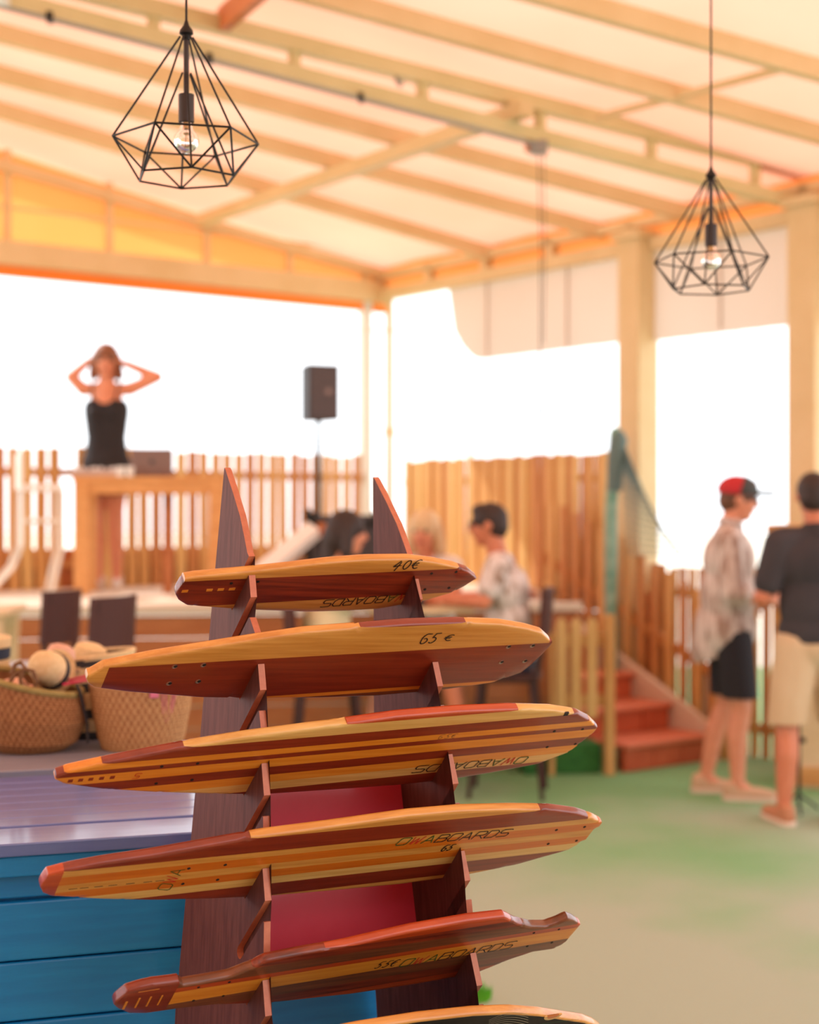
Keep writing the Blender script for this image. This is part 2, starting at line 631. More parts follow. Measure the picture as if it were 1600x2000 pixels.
# right wall: eave beam, fascia beam, short posts, curtain valances
WR = struct(G().beam(wr(-.05, 3.385, .05), wr(9.5, 3.385, .05), 0.10, 0.09).build('wall_right', 'cream_wood'))
G().beam(wr(-.1, 3.545, .06), wr(9.5, 3.545, .06), 0.07, 0.06).build('eave_beam', 'cream_wood', WR)
for t in (0.75, 1.45, 2.2, 3.0, 3.75, 4.5, 5.3):
    G().beam(wr(t, 3.42, .06), wr(t, 3.56, .06), 0.07, 0.07, up=V).build('eave_post', 'cream_wood', WR)
g = G()
g.add([wr(-.05, 3.43, .02), wr(9.5, 3.43, .02), wr(9.5, 3.66, .02), wr(-.05, 3.66, .02)], [(0, 1, 2, 3)])
g.build('eave_canvas', 'gable_canvas', WR)


for i in range(7):
    G().beam(wr(.9, .93 - i * .145, .03), wr(3.22, .93 - i * .145, .03), .025, .138).build('lower_plank', 'stage_front', WR)


def valance(t0, t1, zb, cut=0.0):
    g = G()
    n = 24
    for i in range(n + 1):
        t = t0 + (t1 - t0) * i / n
        z = zb + (0.0 if not cut else max(0.0, cut * (1 - math.sqrt(max(0, 1 - (1 - min(1, (t - t0) / 0.45)) ** 2)))))
        off = 0.03 + 0.008 * math.sin(i * 1.7)
        g.v.append(wr(t, z, off))
        g.v.append(wr(t, 3.36, .03))
    for i in range(n):
        g.f.append((2 * i, 2 * i + 2, 2 * i + 3, 2 * i + 1))
    return g.build('valance', 'valance_canvas', WR, True)


valance(0.95, 2.92, 2.745, 0.60)  # left end curved away, shaped to imitate sun glare over the cloth
valance(3.17, 4.45, 2.725)
valance(4.62, 7.5, 2.70)
for t in (1.45, 2.35, 3.8):
    G().beam(wr(t, 2.75, .05), wr(t, 3.36, .05), .012, .012, up=V).build('valance_seam', 'valance_canvas', WR)


def column(t, w, label, side='r', z1=3.45, m='cream_wood', z0=0.0, off=.09):
    p = wr(t, 0, off) if side == 'r' else wl(t, 0, off)
    rz = math.atan2(V.y, V.x)
    c = thing('column', label, 'column', p, rz)
    G().box((-w / 2, -w / 2, z0), (w / 2, w / 2, z1), bev=.01).build('shaft', m, c)
    G().box((-w / 2 + .03, w / 2 - .002, z0), (w / 2 - .03, w / 2 + .022, z1 - .05)).build('cover_strip', m, c)
    G().box((-w / 2 - .03, -w / 2 - .03, z1 - .03), (w / 2 + .03, w / 2 + .03, z1 + .02)).build('cap_plate', m, c)
    return c


column(3.10, .20, 'cream square column behind the stair net', z0=0.0)
column(4.56, .21, 'cream square column carrying the roof truss beside the standing men', z0=0.0)
column(0.17, .085, 'white slim frame post on the far-left side of the terrace corner', 'l', m='white_steel', z0=1.0, off=.0)
pc = thing('corner_pole', 'thin cream pole standing right in the terrace corner', 'pole', wr(.20, 1.0, .06))
G().tube([(0, 0, 0), (0, 0, 2.355)], .033, 12).build('shaft', 'cream_wood', pc, True)
G().lathe([(.06, 0), (.06, .02), (.035, .03)], 14).build('foot', 'cream_wood', pc)
G().tube([(0, 0, 1.20), (0, 0, 1.26)], .05, 12).build('collar', 'cream_wood', pc)
G().tube([(-.24, -.02, 2.08), (.20, .02, 2.08)], .008, 6).build('cross_rod', 'white_steel', pc)
ms = wr(.58, 0, -.5)
G_m = thing('mast', 'thin tapering mast standing outside behind the slat fence', 'mast', ms)
G().tube([(0, 0, -.1), (0, 0, 2.0), (0, 0, 2.56)], [.03, .025, .004], 8).build('shaft', 'cream_wood', G_m, True)
G().lathe([(.10, -.075), (.10, -.05), (.035, -.02)], 14).build('foot', 'cream_wood', G_m)

# ------------------------------------------------------------------ stage with plank front
ZS = 1.0
SA = Vector((-5.2, 8.55, 0))
SB = Vector((1.06, 9.42, 0))
SCn = SB - V * 1.55
poly = [SA, SB, SCn, SCn + U * 2.0, wr(-.1, 0, .043), wl(6.6)]
# clip the stair-top landing to the right wall
k = ((CRN - SCn).dot(U))
poly[3] = SCn + U * (k - 0.043)
stage = thing('stage', 'raised wooden stage with pale deck and brown plank front', 'stage', (0, 0, 0))
g = G()
pl2 = [(p.x, p.y) for p in poly]
g.prism(pl2, lambda p, s: (p[0], p[1], ZS if s else ZS - .05))
g.build('deck', 'deck', stage)
d = (SB - SA).normalized()
nrm = Vector((d.y, -d.x, 0))
for i in range(7):
    z1 = ZS - .055 - i * .135
    z0 = max(0.0, z1 - .13)
    g = G().beam(SA + nrm * -.03 + Vector((0, 0, (z0 + z1) / 2)), SB + nrm * (-.03 + .003 * (i % 2)) + Vector((0, 0, (z0 + z1) / 2)), .03, z1 - z0)
    g.build('front_plank', 'stage_front', stage)
G().beam(SA + Vector((0, 0, ZS - .02)) - nrm * .03, SB + Vector((0, 0, ZS - .02)) - nrm * .03, .08, .05).build('nosing', 'deck', stage)
# cheek along the stair
for i in range(7):
    z1 = ZS - .055 - i * .135
    z0 = max(0.0, z1 - .13)
    G().beam(SB + Vector((0, 0, (z0 + z1) / 2)) + U * -.02, SCn + Vector((0, 0, (z0 + z1) / 2)) + U * -.02, .03, z1 - z0).build('side_plank', 'stage_front', stage)


def slat_fence(name, label, fn, r0, r1, step, w, z0, z1, skip=(), th=.02, jitter=.012, mats=('slat_a', 'slat_b', 'slat_c'), kick=0.0, group=None, lap=False):
    f = thing(name, label, 'fence', fn(r0, z0))
    base = Vector(f.location)
    dirv = (fn(r1, 0) - fn(r0, 0)).normalized()
    rz = math.atan2(dirv.y, dirv.x)
    f.rotation_euler = (0, 0, rz)
    L = (fn(r1, 0) - fn(r0, 0)).length
    protos = []
    for m in mats:
        protos.append(G().box((-w / 2, -th / 2, 0), (w / 2, th / 2, z1 - z0), bev=.004).build('slat', m, f))
    n = int(L / step)
    used = set()
    for i in range(n + 1):
        if any(a <= i * step <= b for a, b in skip):
            continue
        k = random.choice((0, 0, 1, 2)) if len(mats) > 2 else i % len(mats)
        if k in used:
            s = bpy.data.objects.new('slat', protos[k].data)
            COL.objects.link(s)
            s.parent = f
        else:
            used.add(k)
            s = protos[k]
        s.location = (i * step, random.uniform(-.004, .004) + (.014 if lap and i % 2 else 0), 0)
        s.scale = (1, 1, 1 + random.uniform(-jitter, jitter))
        s.rotation_euler = (0, R(random.uniform(-.4, .4)), 0)
    for k in range(len(mats)):
        if k not in used:
            bpy.data.objects.remove(protos[k])
    for zz in (0.18, (z1 - z0) - .18):
        G().box((-w, th / 2 + .004, zz - .03), (L, th / 2 + .03, zz + .03)).build('rail', mats[1], f)
    if kick:
        G().box((-w, th / 2 + .034, -.002), (L, th / 2 + .05, kick)).build('kick_board', 'kick', f)
    return f


slat_fence('slat_fence', 'spaced wooden slat fence behind the DJ table, bright gaps between slats', lambda r, z=0: wl(5.9 - r, z, .04),
           0, 5.72, .104, .080, ZS, 2.03, skip=((2.99, 3.10),), kick=.29)
slat_fence('slat_fence', 'close-boarded wooden slat fence with a sunlit patch beside the seated man', lambda r, z=0: wr(r, z, .04),
           0.42, 2.90, .072, .074, ZS, 1.985, lap=True)
# low fence on the floor beyond the standing men
slat_fence('picket_fence', 'low picket fence at floor level behind the man in the cap', lambda r, z=0: wr(r, z, .04),
           3.20, 5.6, .088, .06, 0.0, 1.20, mats=('slat_a', 'slat_b'))

# ------------------------------------------------------------------ stairs
st = thing('stairs', 'terracotta steps climbing to the stage beside the slatted balustrade', 'stairs', SB + U * .05 + V * .33)
RZ_U = math.atan2(U.y, U.x)
st.rotation_euler = (0, 0, RZ_U)      # local x = U (across), local y = -V (up the flight)
SWID = 0.74
for i in range(6):
    z = (i + 1) * ZS / 6
    y0 = i * .335
    G().box((0, y0 + .02, z - ZS / 6), (SWID, y0 + .06, z - .03)).build('riser', 'terracotta', st)
    if True:
        G().box((-.01, y0 - .015, z - .03), (SWID + .01, min(y0 + .36, 1.882), z), bev=.008).build('tread', 'terracotta_edge', st)
    # tiles on the risers
    for k in range(3):
        G().box((.005 + k * SWID / 3, y0 + .012, z - ZS / 6 + .006), ((k + 1) * SWID / 3 - .005, y0 + .021, z - .036)).build('riser_tile', 'terracotta', st)
G().prism([(-.02, 0), (.30, 0), (1.878, .79), (1.878, 1.02), (1.70, 1.02), (-.02, .20)],
          lambda p, s: (SWID + .012 + .05 * s, p[0], p[1])).build('stringer', 'concrete', st)
# balustrade on the far side of the stairs: its own thing
bl = thing('balustrade', 'slatted wooden balustrade rising along the far side of the steps', 'balustrade', SB + U * (SWID + .16) + V * .30)
bl.rotation_euler = (0, 0, RZ_U)
for i in range(14):
    y = .05 + i * .125
    zb = max(0.02, (y - .05) * .50)
    zt = min(1.62, .98 + (y) * .44)
    G().box((-.012, y - .032, zb), (.012, y + .032, zt), bev=.004).build('slat', random.choice(('slat_a', 'slat_b')), bl)
G().beam((.026, 0.0, .50), (.026, 1.70, 1.25), .03, .06).build('rail', 'slat_b', bl)
G().beam((.026, 0.0, .12), (.026, 1.70, .88), .03, .06).build('rail', 'slat_b', bl)
G().box((-.03, -.06, 0), (.05, .02, 1.20)).build('newel_post', 'slat_a', bl)
# near side: pickets and post in front of the stage
pf = thing('picket_rail', 'short run of pale pickets and a tall newel post at the foot of the steps', 'fence', at(1190, 1513, 9.12))
pf.location.z = 0
pf.rotation_euler = (0, 0, math.atan2(d.y, d.x))
G().box((-.03, -.03, 0), (.03, .03, .95), bev=.005).build('newel_post', 'slat_a', pf)
for k, x in enumerate((-.29, -.20, -.105)):
    G().prism([(x - .03, .34), (x + .03, .34), (x + .03, .90), (x, .94), (x - .03, .90)],
              lambda p, s: (p[0], -.01 + .02 * s, p[1])).build('picket', 'slat_c', pf)
for z in (.44, .80):
    G().box((-.35, .012, z - .035), (0, .036, z + .035)).build('rail', 'slat_a', pf)
G().box((-.36, .0, 0.0), (-.33, .03, .86), bev=.004).build('support', 'slat_a', pf)
pl = tag(G().box((-.50, .05, 0), (-.035, .28, .18), bev=.01).build('turf_plinth', 'plinth_green'),
         'dark green turf covered plinth under the pale pickets', 'plinth')
pl.location = pf.location
pl.rotation_euler = pf.rotation_euler
# panel + bollard on the right of the stairs
op = wr(3.30, 0, .20)
tag(G().box((-.09, -.015, 0), (.09, .015, 1.02), M=Matrix.Translation(op) @ Matrix.Rotation(math.atan2(V.y, V.x), 4, 'Z')).build('wooden_screen', 'orange_board'),
    'narrow orange wooden screen between the balustrade and the low picket fence', 'screen')
bp_ = wr(3.80, 0, .15)
tag(G().lathe([(.075, 0), (.075, .5), (.07, .56), (.0, .58)], 18, Matrix.Translation(bp_)).build('bollard', 'concrete'),
    'pale pinkish concrete bollard beside the terracotta steps', 'bollard')

# teal post with a net draped down the balustrade
tp = at(1206, 1190, 10.3)
npost = thing('teal_post', 'weathered teal wooden post wrapped in dark net at its top', 'post', (tp.x - U.x * .06, tp.y - U.y * .06, ZS))
ztop = H + (1000 - 835) * 10.3 / 3000 - ZS
G().tube([(0, 0, -.503), (0.0, 0, ztop * .5), (0.03, 0, ztop * .97), (.035, 0, ztop)], [.045, .043, .04, .02], 10).build('shaft', 'teal_paint', npost, True)
G().tube([(.02, -.01, ztop * .62), (.03, -.01, ztop * .8), (.05, -.01, ztop * .93), (.05, -.01, ztop * .98)], [.05, .056, .062, .03], 10).build('wrapped_net', 'net', npost, True)
g = G()
top = at(1222, 846, 10.3) - U * .06
lo_l = at(1225, 1085, 10.2)
lo_r = at(1335, 1085, 9.75)
NN = 15


def netp(a, b):
    e = top.lerp(lo_r, b)
    e.z -= 0.16 * math.sin(math.pi * b) * 0.6
    f = top.lerp(lo_l, b)
    return f.lerp(e, a)


for i in range(NN + 1):
    g.tube([netp(i / NN, j / 14) for j in range(1, 15)], .0028, 4)
    g.tube([netp(j / 14, (i + 1) / (NN + 1)) for j in range(15)], .0028, 4)
g.tube([netp(1, j / 14) for j in range(15)], .009, 6)
tag(g.build('fishing_net', 'net'), 'grey fishing net draped from the teal post over the balustrade', 'net')

# ------------------------------------------------------------------ counter (blue), display table behind it
CT = Vector((-0.05, 2.965, 0))
ca = R(18)
counter = thing('counter', 'blue painted plank counter behind the board rack', 'counter', CT, ca)
# local: x along the counter (right end at x = +0.06), y back
X0, X1, ZC = -1.75, 0.07, .970
g0 = G().box((X0, 0, 0), (X1, .0765, .024), bev=.003).build('top_plank', 'blue_top_sheen', counter)
for i in range(9):
    if i == 0:
        s = g0
    else:
        s = bpy.data.objects.new('top_plank', g0.data)
        COL.objects.link(s)
        s.parent = counter
    s.location = (0, (.0 if i == 0 else .004) - .02 + i * .0785, ZC - .024 - (.003 if i == 1 else 0))
G().box((X0, -.012, ZC - .062), (X1, .03, ZC - .0245), bev=.003).build('edge_board', 'blue_paint', counter)
G().box((X0, .012, ZC - .105), (X1, .04, ZC - .064), bev=.003).build('apron', 'blue_paint', counter)
zz = ZC - .108
fp = None
for i in range(8):
    h = .108
    if fp is None:
        fp = G().box((X0, .004, 0), (X1 - .055, .026, h - .003), bev=.004).build('front_plank', 'blue_paint', counter)
        s = fp
    else:
        s = bpy.data.objects.new('front_plank', fp.data)
        COL.objects.link(s)
        s.parent = counter
    s.location = (0, random.uniform(-.002, .002), zz - h)
    zz -= h
G().box((X1 - .053, -.004, 0), (X1, .05, ZC - .106), bev=.004).build('corner_post', 'blue_paint', counter)
G().box((X0, .028, .0), (X1 - .002, .66, ZC - .03)).build('carcass', 'blue_paint', counter)

DT = Vector((-0.55, 3.62, 0))
dt = thing('display_table', 'long grey-blue display table carrying the straw baskets', 'table', DT, ca)
ZD = .97
for i in range(14):
    G().box((-2.3, .0 + i * .19, ZD - .03), (0.03, .186 + i * .19, ZD), bev=.003).build('top_plank', 'grey_table', dt)
for x in (-2.2, -.06):
    for y in (.08, 2.5):
        G().box((x - .04, y - .04, 0), (x + .04, y + .04, ZD - .03)).build('leg', 'grey_table', dt)
G().box((-2.25, .03, ZD - .13), (-.02, .055, ZD - .03)).build('apron', 'grey_table', dt)

# ------------------------------------------------------------------ the board rack
TH = R(30)
E1 = Vector((math.cos(TH), math.sin(TH), 0))
E2 = Vector((-math.sin(TH), math.cos(TH), 0))
Q = at(517, 1690, 2.45)
RM = Matrix(((E1.x, E2.x, 0, Q.x), (E1.y, E2.y, 0, Q.y), (0, 0, 1, 0), (0, 0, 0, 1)))
RMI = RM.inverted()
LIPS = [(.107, 1.456), (.055, 1.313), (.024, 1.156), (.002, .992), (-.017, .820), (-.034, .650)]
ELB = [.037, .042, .050, .049, .053, .053]
DN = (.7071, -.7071)
PR_ = (.7071, .7071)
WB = .0215


def upright_profile(dz, depths):
    P = [(.232, 1.637), (.226, 1.633), (.208, 1.613), (.190, 1.594), (.155, 1.553), (.133, 1.518), (.118, 1.492)]
    for i, (s, z) in enumerate(LIPS):
        T = (s, z)
        up = WB * 1.4142
        if i > 0:
            P.append((s - .000 + .0, z + up))
        else:
            P.append((s + .004, z + up))
        Lb = depths[i]
        P.append((T[0] + DN[0] * Lb + PR_[0] * WB, T[1] + DN[1] * Lb + PR_[1] * WB))
        P.append((T[0] + DN[0] * Lb, T[1] + DN[1] * Lb))
        P.append((T[0] + .003, T[1] - .003))
        P.append((T[0], T[1] - .001))
        E = (s - ELB[i] * .30, z - ELB[i])
        P.append(E)
        Ls = .135
        ww = .021
        c = (E[0] + DN[0] * Ls - PR_[0] * ww / 2, E[1] + DN[1] * Ls - PR_[1] * ww / 2)
        for k in range(7):
            a = R(45 - 180 * k / 6)
            P.append((c[0] + ww / 2 * math.cos(a), c[1] + ww / 2 * math.sin(a)))
        P.append((E[0] + .004, E[1] - ww * 1.4142 - .004))
        P.append((E[0], E[1] - ww * 1.4142 - .004))
    P += [(-.085, .30), (-.10, .0), (.335, .0), (.339, .666)]
    return [(s, z + (dz if z > .01 else 0)) for s, z in P]


rack = bpy.data.objects.new('board_rack', None)
COL.objects.link(rack)
rack.matrix_world = RM
tag(rack, 'dark plywood rack with two fin-topped slotted uprights and a red back panel', 'rack')
UT = .0115


def a_left(z):
    return .05 * (z - .992)


def a_right(z):
    return .368 - .065 * (z + .0 - .983)


def sp(z):
    return .192 + (z - 1.056) * .12


g = G()
for z, k in ((.775, 0), (1.085, 1)):
    for a, s in ((a_left(z) + .009, sp(z)), (a_right(z) - .003, sp(z)), (a_right(z) - .003, sp(z) + .01), (a_left(z) + .009, sp(z) + .01)):
        g.v.append(Vector((a, s, z)))
g.f = [(0, 3, 2, 1), (4, 5, 6, 7), (0, 1, 5, 4), (1, 2, 6, 5), (2, 3, 7, 6), (3, 0, 4, 7)]
bpn = g.build('back_panel', 'red_panel', rack)
bpn['label'] = 'glossy red back panel'
G().box((a_left(.2) + .009, .10, .16), (a_right(.2) - .003, .115, .24)).build('cross_brace', 'ply_face', rack)


# ------------------------------------------------------------------ strokes for lettering
def arcp(cx, cy, rx, ry, a0, a1, n=10):
    return [(cx + rx * math.cos(R(a0 + (a1 - a0) * i / n)), cy + ry * math.sin(R(a0 + (a1 - a0) * i / n))) for i in range(n + 1)]


LET = {
    'O': [[(0, .15), (0, .85), (.15, 1), (.85, 1), (1, .85), (1, .15), (.85, 0), (.15, 0), (0, .15)]],
    'W': [[(0, 1), (.22, 0), (.5, .8), (.72, 0), (1, 1)]],
    'A': [[(0, 0), (.5, 1), (1, 0)], [(.22, .32), (.78, .32)]],
    'B': [[(0, 0), (0, 1), (.8, 1), (.95, .85), (.95, .65), (.8, .52), (.1, .52)], [(.8, .52), (1, .4), (1, .12), (.85, 0), (0, 0)]],
    'R': [[(0, 0), (0, 1), (.82, 1), (1, .85), (1, .6), (.82, .45), (.05, .45)], [(.5, .45), (1, 0)]],
    'D': [[(0, 0), (0, 1), (.75, 1), (1, .75), (1, .25), (.75, 0), (0, 0)]],
    'S': [[(1, .95), (.95, 1), (.12, 1), (0, .88), (0, .62), (.12, .52), (.88, .48), (1, .38), (1, .12), (.88, 0), (0, 0)]],
    '.': [[(.4, .86), (.62, .86)]],
    '4': [[(.62, 1), (.02, .38), (1, .48)], [(.78, .85), (.52, -.1)]],
    '0': [arcp(.5, .5, .42, .5, 100, 460, 16)],
    '6': [[(.95, 1)] + arcp(.55, .55, .6, .5, 110, 200, 6) + arcp(.45, .26, .42, .28, 200, 480, 12)],
    '5': [[(1, 1), (.35, .98), (.2, .55)] + arcp(.4, .28, .45, .3, 90, -140, 10)],
    'E': [arcp(.62, .5, .55, .5, 60, 300, 12), [(-.1, .6), (.75, .62)], [(-.12, .4), (.65, .42)]],
}


def ribbon(g, pts, w, z):
    pts = [Vector((p[0], p[1], 0)) for p in pts]
    up = Vector((0, 0, z))
    for p, q in zip(pts, pts[1:]):
        d = q - p
        if d.length < 1e-7:
            continue
        d.normalize()
        n = Vector((-d.y, d.x, 0)) * w / 2
        e = d * w * .35
        b = len(g.v)
        g.v += [p - e - n + up, q + e - n + up, q + e + n + up, p - e + n + up]
        g.f.append((b, b + 1, b + 2, b + 3))


def lettering(parent, text, a, w, hgt, adv, m, shear=.35, lw=.0011, ang=0.0, flip=False, z=.0009, cw=.8, name='lettering', skew=0.0):
    """text strokes on a board face; a, w: start point"""
    groups = {}
    for k, ch in enumerate(text):
        if ch == ' ':
            continue
        mm = m[k] if isinstance(m, (list, tuple)) else m
        g = groups.setdefault(mm, G())
        for stx in LET[ch]:
            pts = []
            for x, y in stx:
                px = (k * adv + x * adv * cw + y * hgt * shear)
                py = y * hgt
                if flip:
                    px, py = -px, -py
                c, s = math.cos(ang), math.sin(ang)
                pts.append((a + px * c - py * s, w + px * s + py * c + 0.0))
            ribbon(g, pts, lw, z)
    for mm, g in groups.items():
        g.build(name, mm, parent)


# ------------------------------------------------------------------ boards
def interp(tab, a):
    if a <= tab[0][0]:
        return tab[0][1]
    for (a0, w0), (a1, w1) in zip(tab, tab[1:]):
        if a <= a1:
            return w0 + (w1 - w0) * (a - a0) / max(1e-9, a1 - a0)
    return tab[-1][1]


class Board:
    TK = .0175
    RAIL = 17

    def __init__(s, i, name, label, top, bot, grain):
        sL, zL = LIPS[i]
        TL = RM @ Vector((a_left(zL) + .003, sL, zL))
        TR = RM @ Vector((a_right(zL - .013) + .003, sL, zL - .013))
        ex = (TR - TL).normalized()
        wdir = (E2 * -.7071 + Vector((0, 0, .7071)))
        nz = ex.cross(wdir).normalized()
        ey = nz.cross(ex).normalized()
        s.M = Matrix(((ex.x, ey.x, nz.x, TL.x), (ex.y, ey.y, nz.y, TL.y), (ex.z, ey.z, nz.z, TL.z), (0, 0, 0, 1)))
        s.MI = s.M.inverted()
        s.P, s.n = TL, nz
        s.root = bpy.data.objects.new(name, None)
        COL.objects.link(s.root)
        s.root.matrix_world = s.M
        tag(s.root, label, 'longboard', 'boards on the rack')
        bs = sorted(bot)
        ts = []
        for x, y in top:
            yb = interp(bs, x)
            ts.append((x, y + min(s.RAIL, .6 * max(0.0, yb - y), 6 + (x - bs[0][0]) * .05, 3 + max(0, bs[-1][0] - x) * .25)))
        tipl, tipr = bs[0], bs[-1]
        if ts[0][0] < tipl[0]:
            tipl = ts[0]
        ts = [tipl] + [q for q in ts if tipl[0] < q[0] < tipr[0] - 1] + [tipr]
        bs = [tipl] + [q for q in bs if tipl[0] < q[0] < tipr[0] - 1] + [tipr]
        pl_, pr_ = s.px(*tipl), s.px(*tipr)
        dl, dr = .007, (.002 if i == 0 else .009)
        s.t = sorted([(pl_[0], pl_[1] + dl)] + [q for q in (s.px(x, y) for x, y in ts[1:-1]) if pl_[0] + .004 < q[0] < pr_[0] - .004] + [(pr_[0], pr_[1] + dr)])
        s.b = sorted([(pl_[0], pl_[1] - dl * .6)] + [q for q in (s.px(x, y) for x, y in bs[1:-1]) if pl_[0] + .004 < q[0] < pr_[0] - .004] + [(pr_[0], pr_[1] - dr * .5)])
        (ga, gw), (ha, hw) = s.px(*grain[0]), s.px(*grain[1])
        s.k = (hw - gw) / (ha - ga)
        s.a0 = max(s.t[0][0], s.b[0][0]) if False else min(s.t[0][0], s.b[0][0])
        s.a1 = max(s.t[-1][0], s.b[-1][0])

    def px(s, x, y):
        q = s.MI @ hit(x, y, s.P, s.n)
        return (q.x, q.y)

    def lim(s, a):
        return interp(s.b, a), interp(s.t, a)

    def strip(s, w0, w1, m, amin=None, amax=None, name='strip', nw=9, na=90, rim=None):
        """one lamination of the deck between widths w0 < w1 with rounded rails at the deck's edge"""
        a0 = s.a0 if amin is None else max(amin, s.a0)
        a1 = s.a1 if amax is None else min(amax, s.a1)
        rr = .0045
        cols = []
        for i in range(na + 1):
            f = i / na
            f = .5 - .5 * math.cos(math.pi * f) if amin is None and amax is None else f
            a = a0 + (a1 - a0) * f
            lo, hi = s.lim(a)
            hi = max(hi, lo + .0004)
            x0, x1 = max(lo, w0 + s.k * a), min(hi, w1 + s.k * a)
            if rim == 'edge':
                x0 = max(lo, hi - .0055)
            elif rim == 'core':
                x1 = max(lo, hi - .0055)
            if x1 - x0 < .0003:
                if cols and cols[-1] is not None:
                    cols.append(None)
                continue
            ends = min(a - s.a0, s.a1 - a) + .0012
            cols.append((a, lo, hi, x0, x1, ends))
        # split into runs
        runs, cur = [], []
        for c in cols + [None]:
            if c is None:
                if len(cur) > 1:
                    runs.append(cur)
                cur = []
            else:
                cur.append(c)
        g = G()
        for run in runs:
            base = len(g.v)
            rows = 2 * (nw + 1)
            for a, lo, hi, x0, x1, ends in run:
                pts = []
                ww = [x0 + (x1 - x0) * j / nw for j in range(nw + 1)]
                # pull the outer samples on to the rail's curve
                for q, dd in enumerate((0.0, .0006, .0018, rr)):
                    if x0 <= lo + 1e-6 and q < nw // 2:
                        ww[q] = min(lo + dd, x0 + (x1 - x0) * (q + .3) / nw) if q else x0
                    if x1 >= hi - 1e-6 and q < nw // 2:
                        ww[nw - q] = max(hi - dd, x1 - (x1 - x0) * (q + .3) / nw) if q else x1
                for w in ww:
                    dist = max(0.0, min(w - lo, hi - w, ends))
                    h = 1.0 if dist >= rr else math.sqrt(max(0.0, 1 - ((rr - dist) / rr) ** 2))
                    pts.append((w, .30 + .70 * h))
                for w, h in pts:
                    g.v.append(Vector((a, w, -s.TK / 2 + s.TK / 2 * h)))
                for w, h in reversed(pts):
                    g.v.append(Vector((a, w, -s.TK / 2 - s.TK / 2 * h)))
            for i in range(len(run) - 1):
                for j in range(rows):
                    k = (j + 1) % rows
                    p = base + i * rows
                    q = p + rows
                    g.f.append((p + j, q + j, q + k, p + k))
            g.f.append(tuple(base + j for j in range(rows)))
            e = base + (len(run) - 1) * rows
            g.f.append(tuple(e + j for j in reversed(range(rows))))
        if not g.v:
            return None
        return g.build(name, m, s.root, True)

    def strips(s, x, ys, mats_, **kw):
        """ys: boundaries down the photo column x, top to bottom (between the outer rails)"""
        ws = [9.0] + [s.px(x, y)[1] - s.k * s.px(x, y)[0] for y in ys] + [-9.0]
        for k, m in enumerate(mats_):
            s.strip(ws[k + 1], ws[k], m, **kw)

    def hole(s, x, y, r=.0028, metal=False):
        a, w = s.px(x, y)
        M = Matrix.Translation((a, w, 0))
        if metal:
            G().lathe([(r * 1.5, -.001), (r * 1.5, .0006), (r, .0008), (r * .9, .0002), (0.0, .0002)], 12, M).build('bolt', 'screw', s.root)
            G().lathe([(r * .95, .0), (r * .95, .001), (0, .001)], 10, Matrix.Translation((a + .0015, w + .001, 0))).build('bolt_hole', 'hole', s.root)
        else:
            G().lathe([(r, -.002), (r, .0006), (0, .0006)], 10, M).build('bolt_hole', 'hole', s.root)

    def patch(s, x0, y0, x1, y1, m, name='inlay', z=.0007):
        a0, w0 = s.px(x0, y0)
        a1, w1 = s.px(x1, y1)
        k = s.k
        w0, w1 = sorted((w0 - k * a0, w1 - k * a1))
        a0, a1 = min(a0, a1), max(a0, a1)
        G().prism([(a0, w0 + k * a0), (a1, w0 + k * a1), (a1, w1 + k * a1), (a0, w1 + k * a0)],
                  lambda p, e: (p[0], p[1], -.003 + (.003 + z) * e)).build(name, m, s.root)

    def text(s, t, x, y, xe, ye, m, hpx=14, **kw):
        a, w = s.px(x, y)
        ae, we = s.px(xe, ye)
        ln = math.hypot(ae - a, we - w)
        h = abs(s.px(x, y - hpx)[1] - w)
        flip = kw.pop('flip', False)
        ang = math.atan2(we - w, ae - a)
        if flip:
            ang += math.pi
        lettering(s.root, t, a, w, h, ln / len(t), m, ang=ang, flip=flip, **kw)


BK, RD, GN = 'ink', 'ink_red', 'ink_green'
LOGO = 'OWABOARDS'
LOGO_M = [GN, RD, GN, BK, BK, BK, BK, BK, BK]

# 1 short cruiser, 40 euro
B1 = Board(0, 'longboard', 'shortest wooden board on the rack, priced 40€, with one broad dark centre band',
           [(352, 1133), (362, 1124), (385, 1119), (490, 1104), (560, 1093), (640, 1083), (720, 1077), (800, 1076), (850, 1082), (890, 1094), (915, 1109), (931, 1127)],
           [(345, 1160), (349, 1174), (365, 1184), (455, 1191), (520, 1194), (600, 1197), (680, 1195), (740, 1191), (830, 1175), (880, 1160), (905, 1148), (931, 1131)], ((496, 1130), (916, 1110)))
B1.strips(720, (1119, 1166), ('maple', 'rosewood', 'maple'))
B1.text('40E', 764, 1113, 820, 1109, BK, hpx=17, shear=.25, lw=.0021, cw=.72, name='price')
B1.text('OWABOARDS', 818, 1158, 632, 1172, LOGO_M, hpx=13, flip=True, lw=.0019)
for p in ((843, 1120), (891, 1117), (830, 1151), (877, 1148), (504, 1136), (452, 1139)):
    B1.hole(*p)
for x in (354, 402, 424, 446):
    B1.patch(x, 1157 - (x - 354) * .045, x + 14, 1152 - (x - 354) * .045, 'honey')

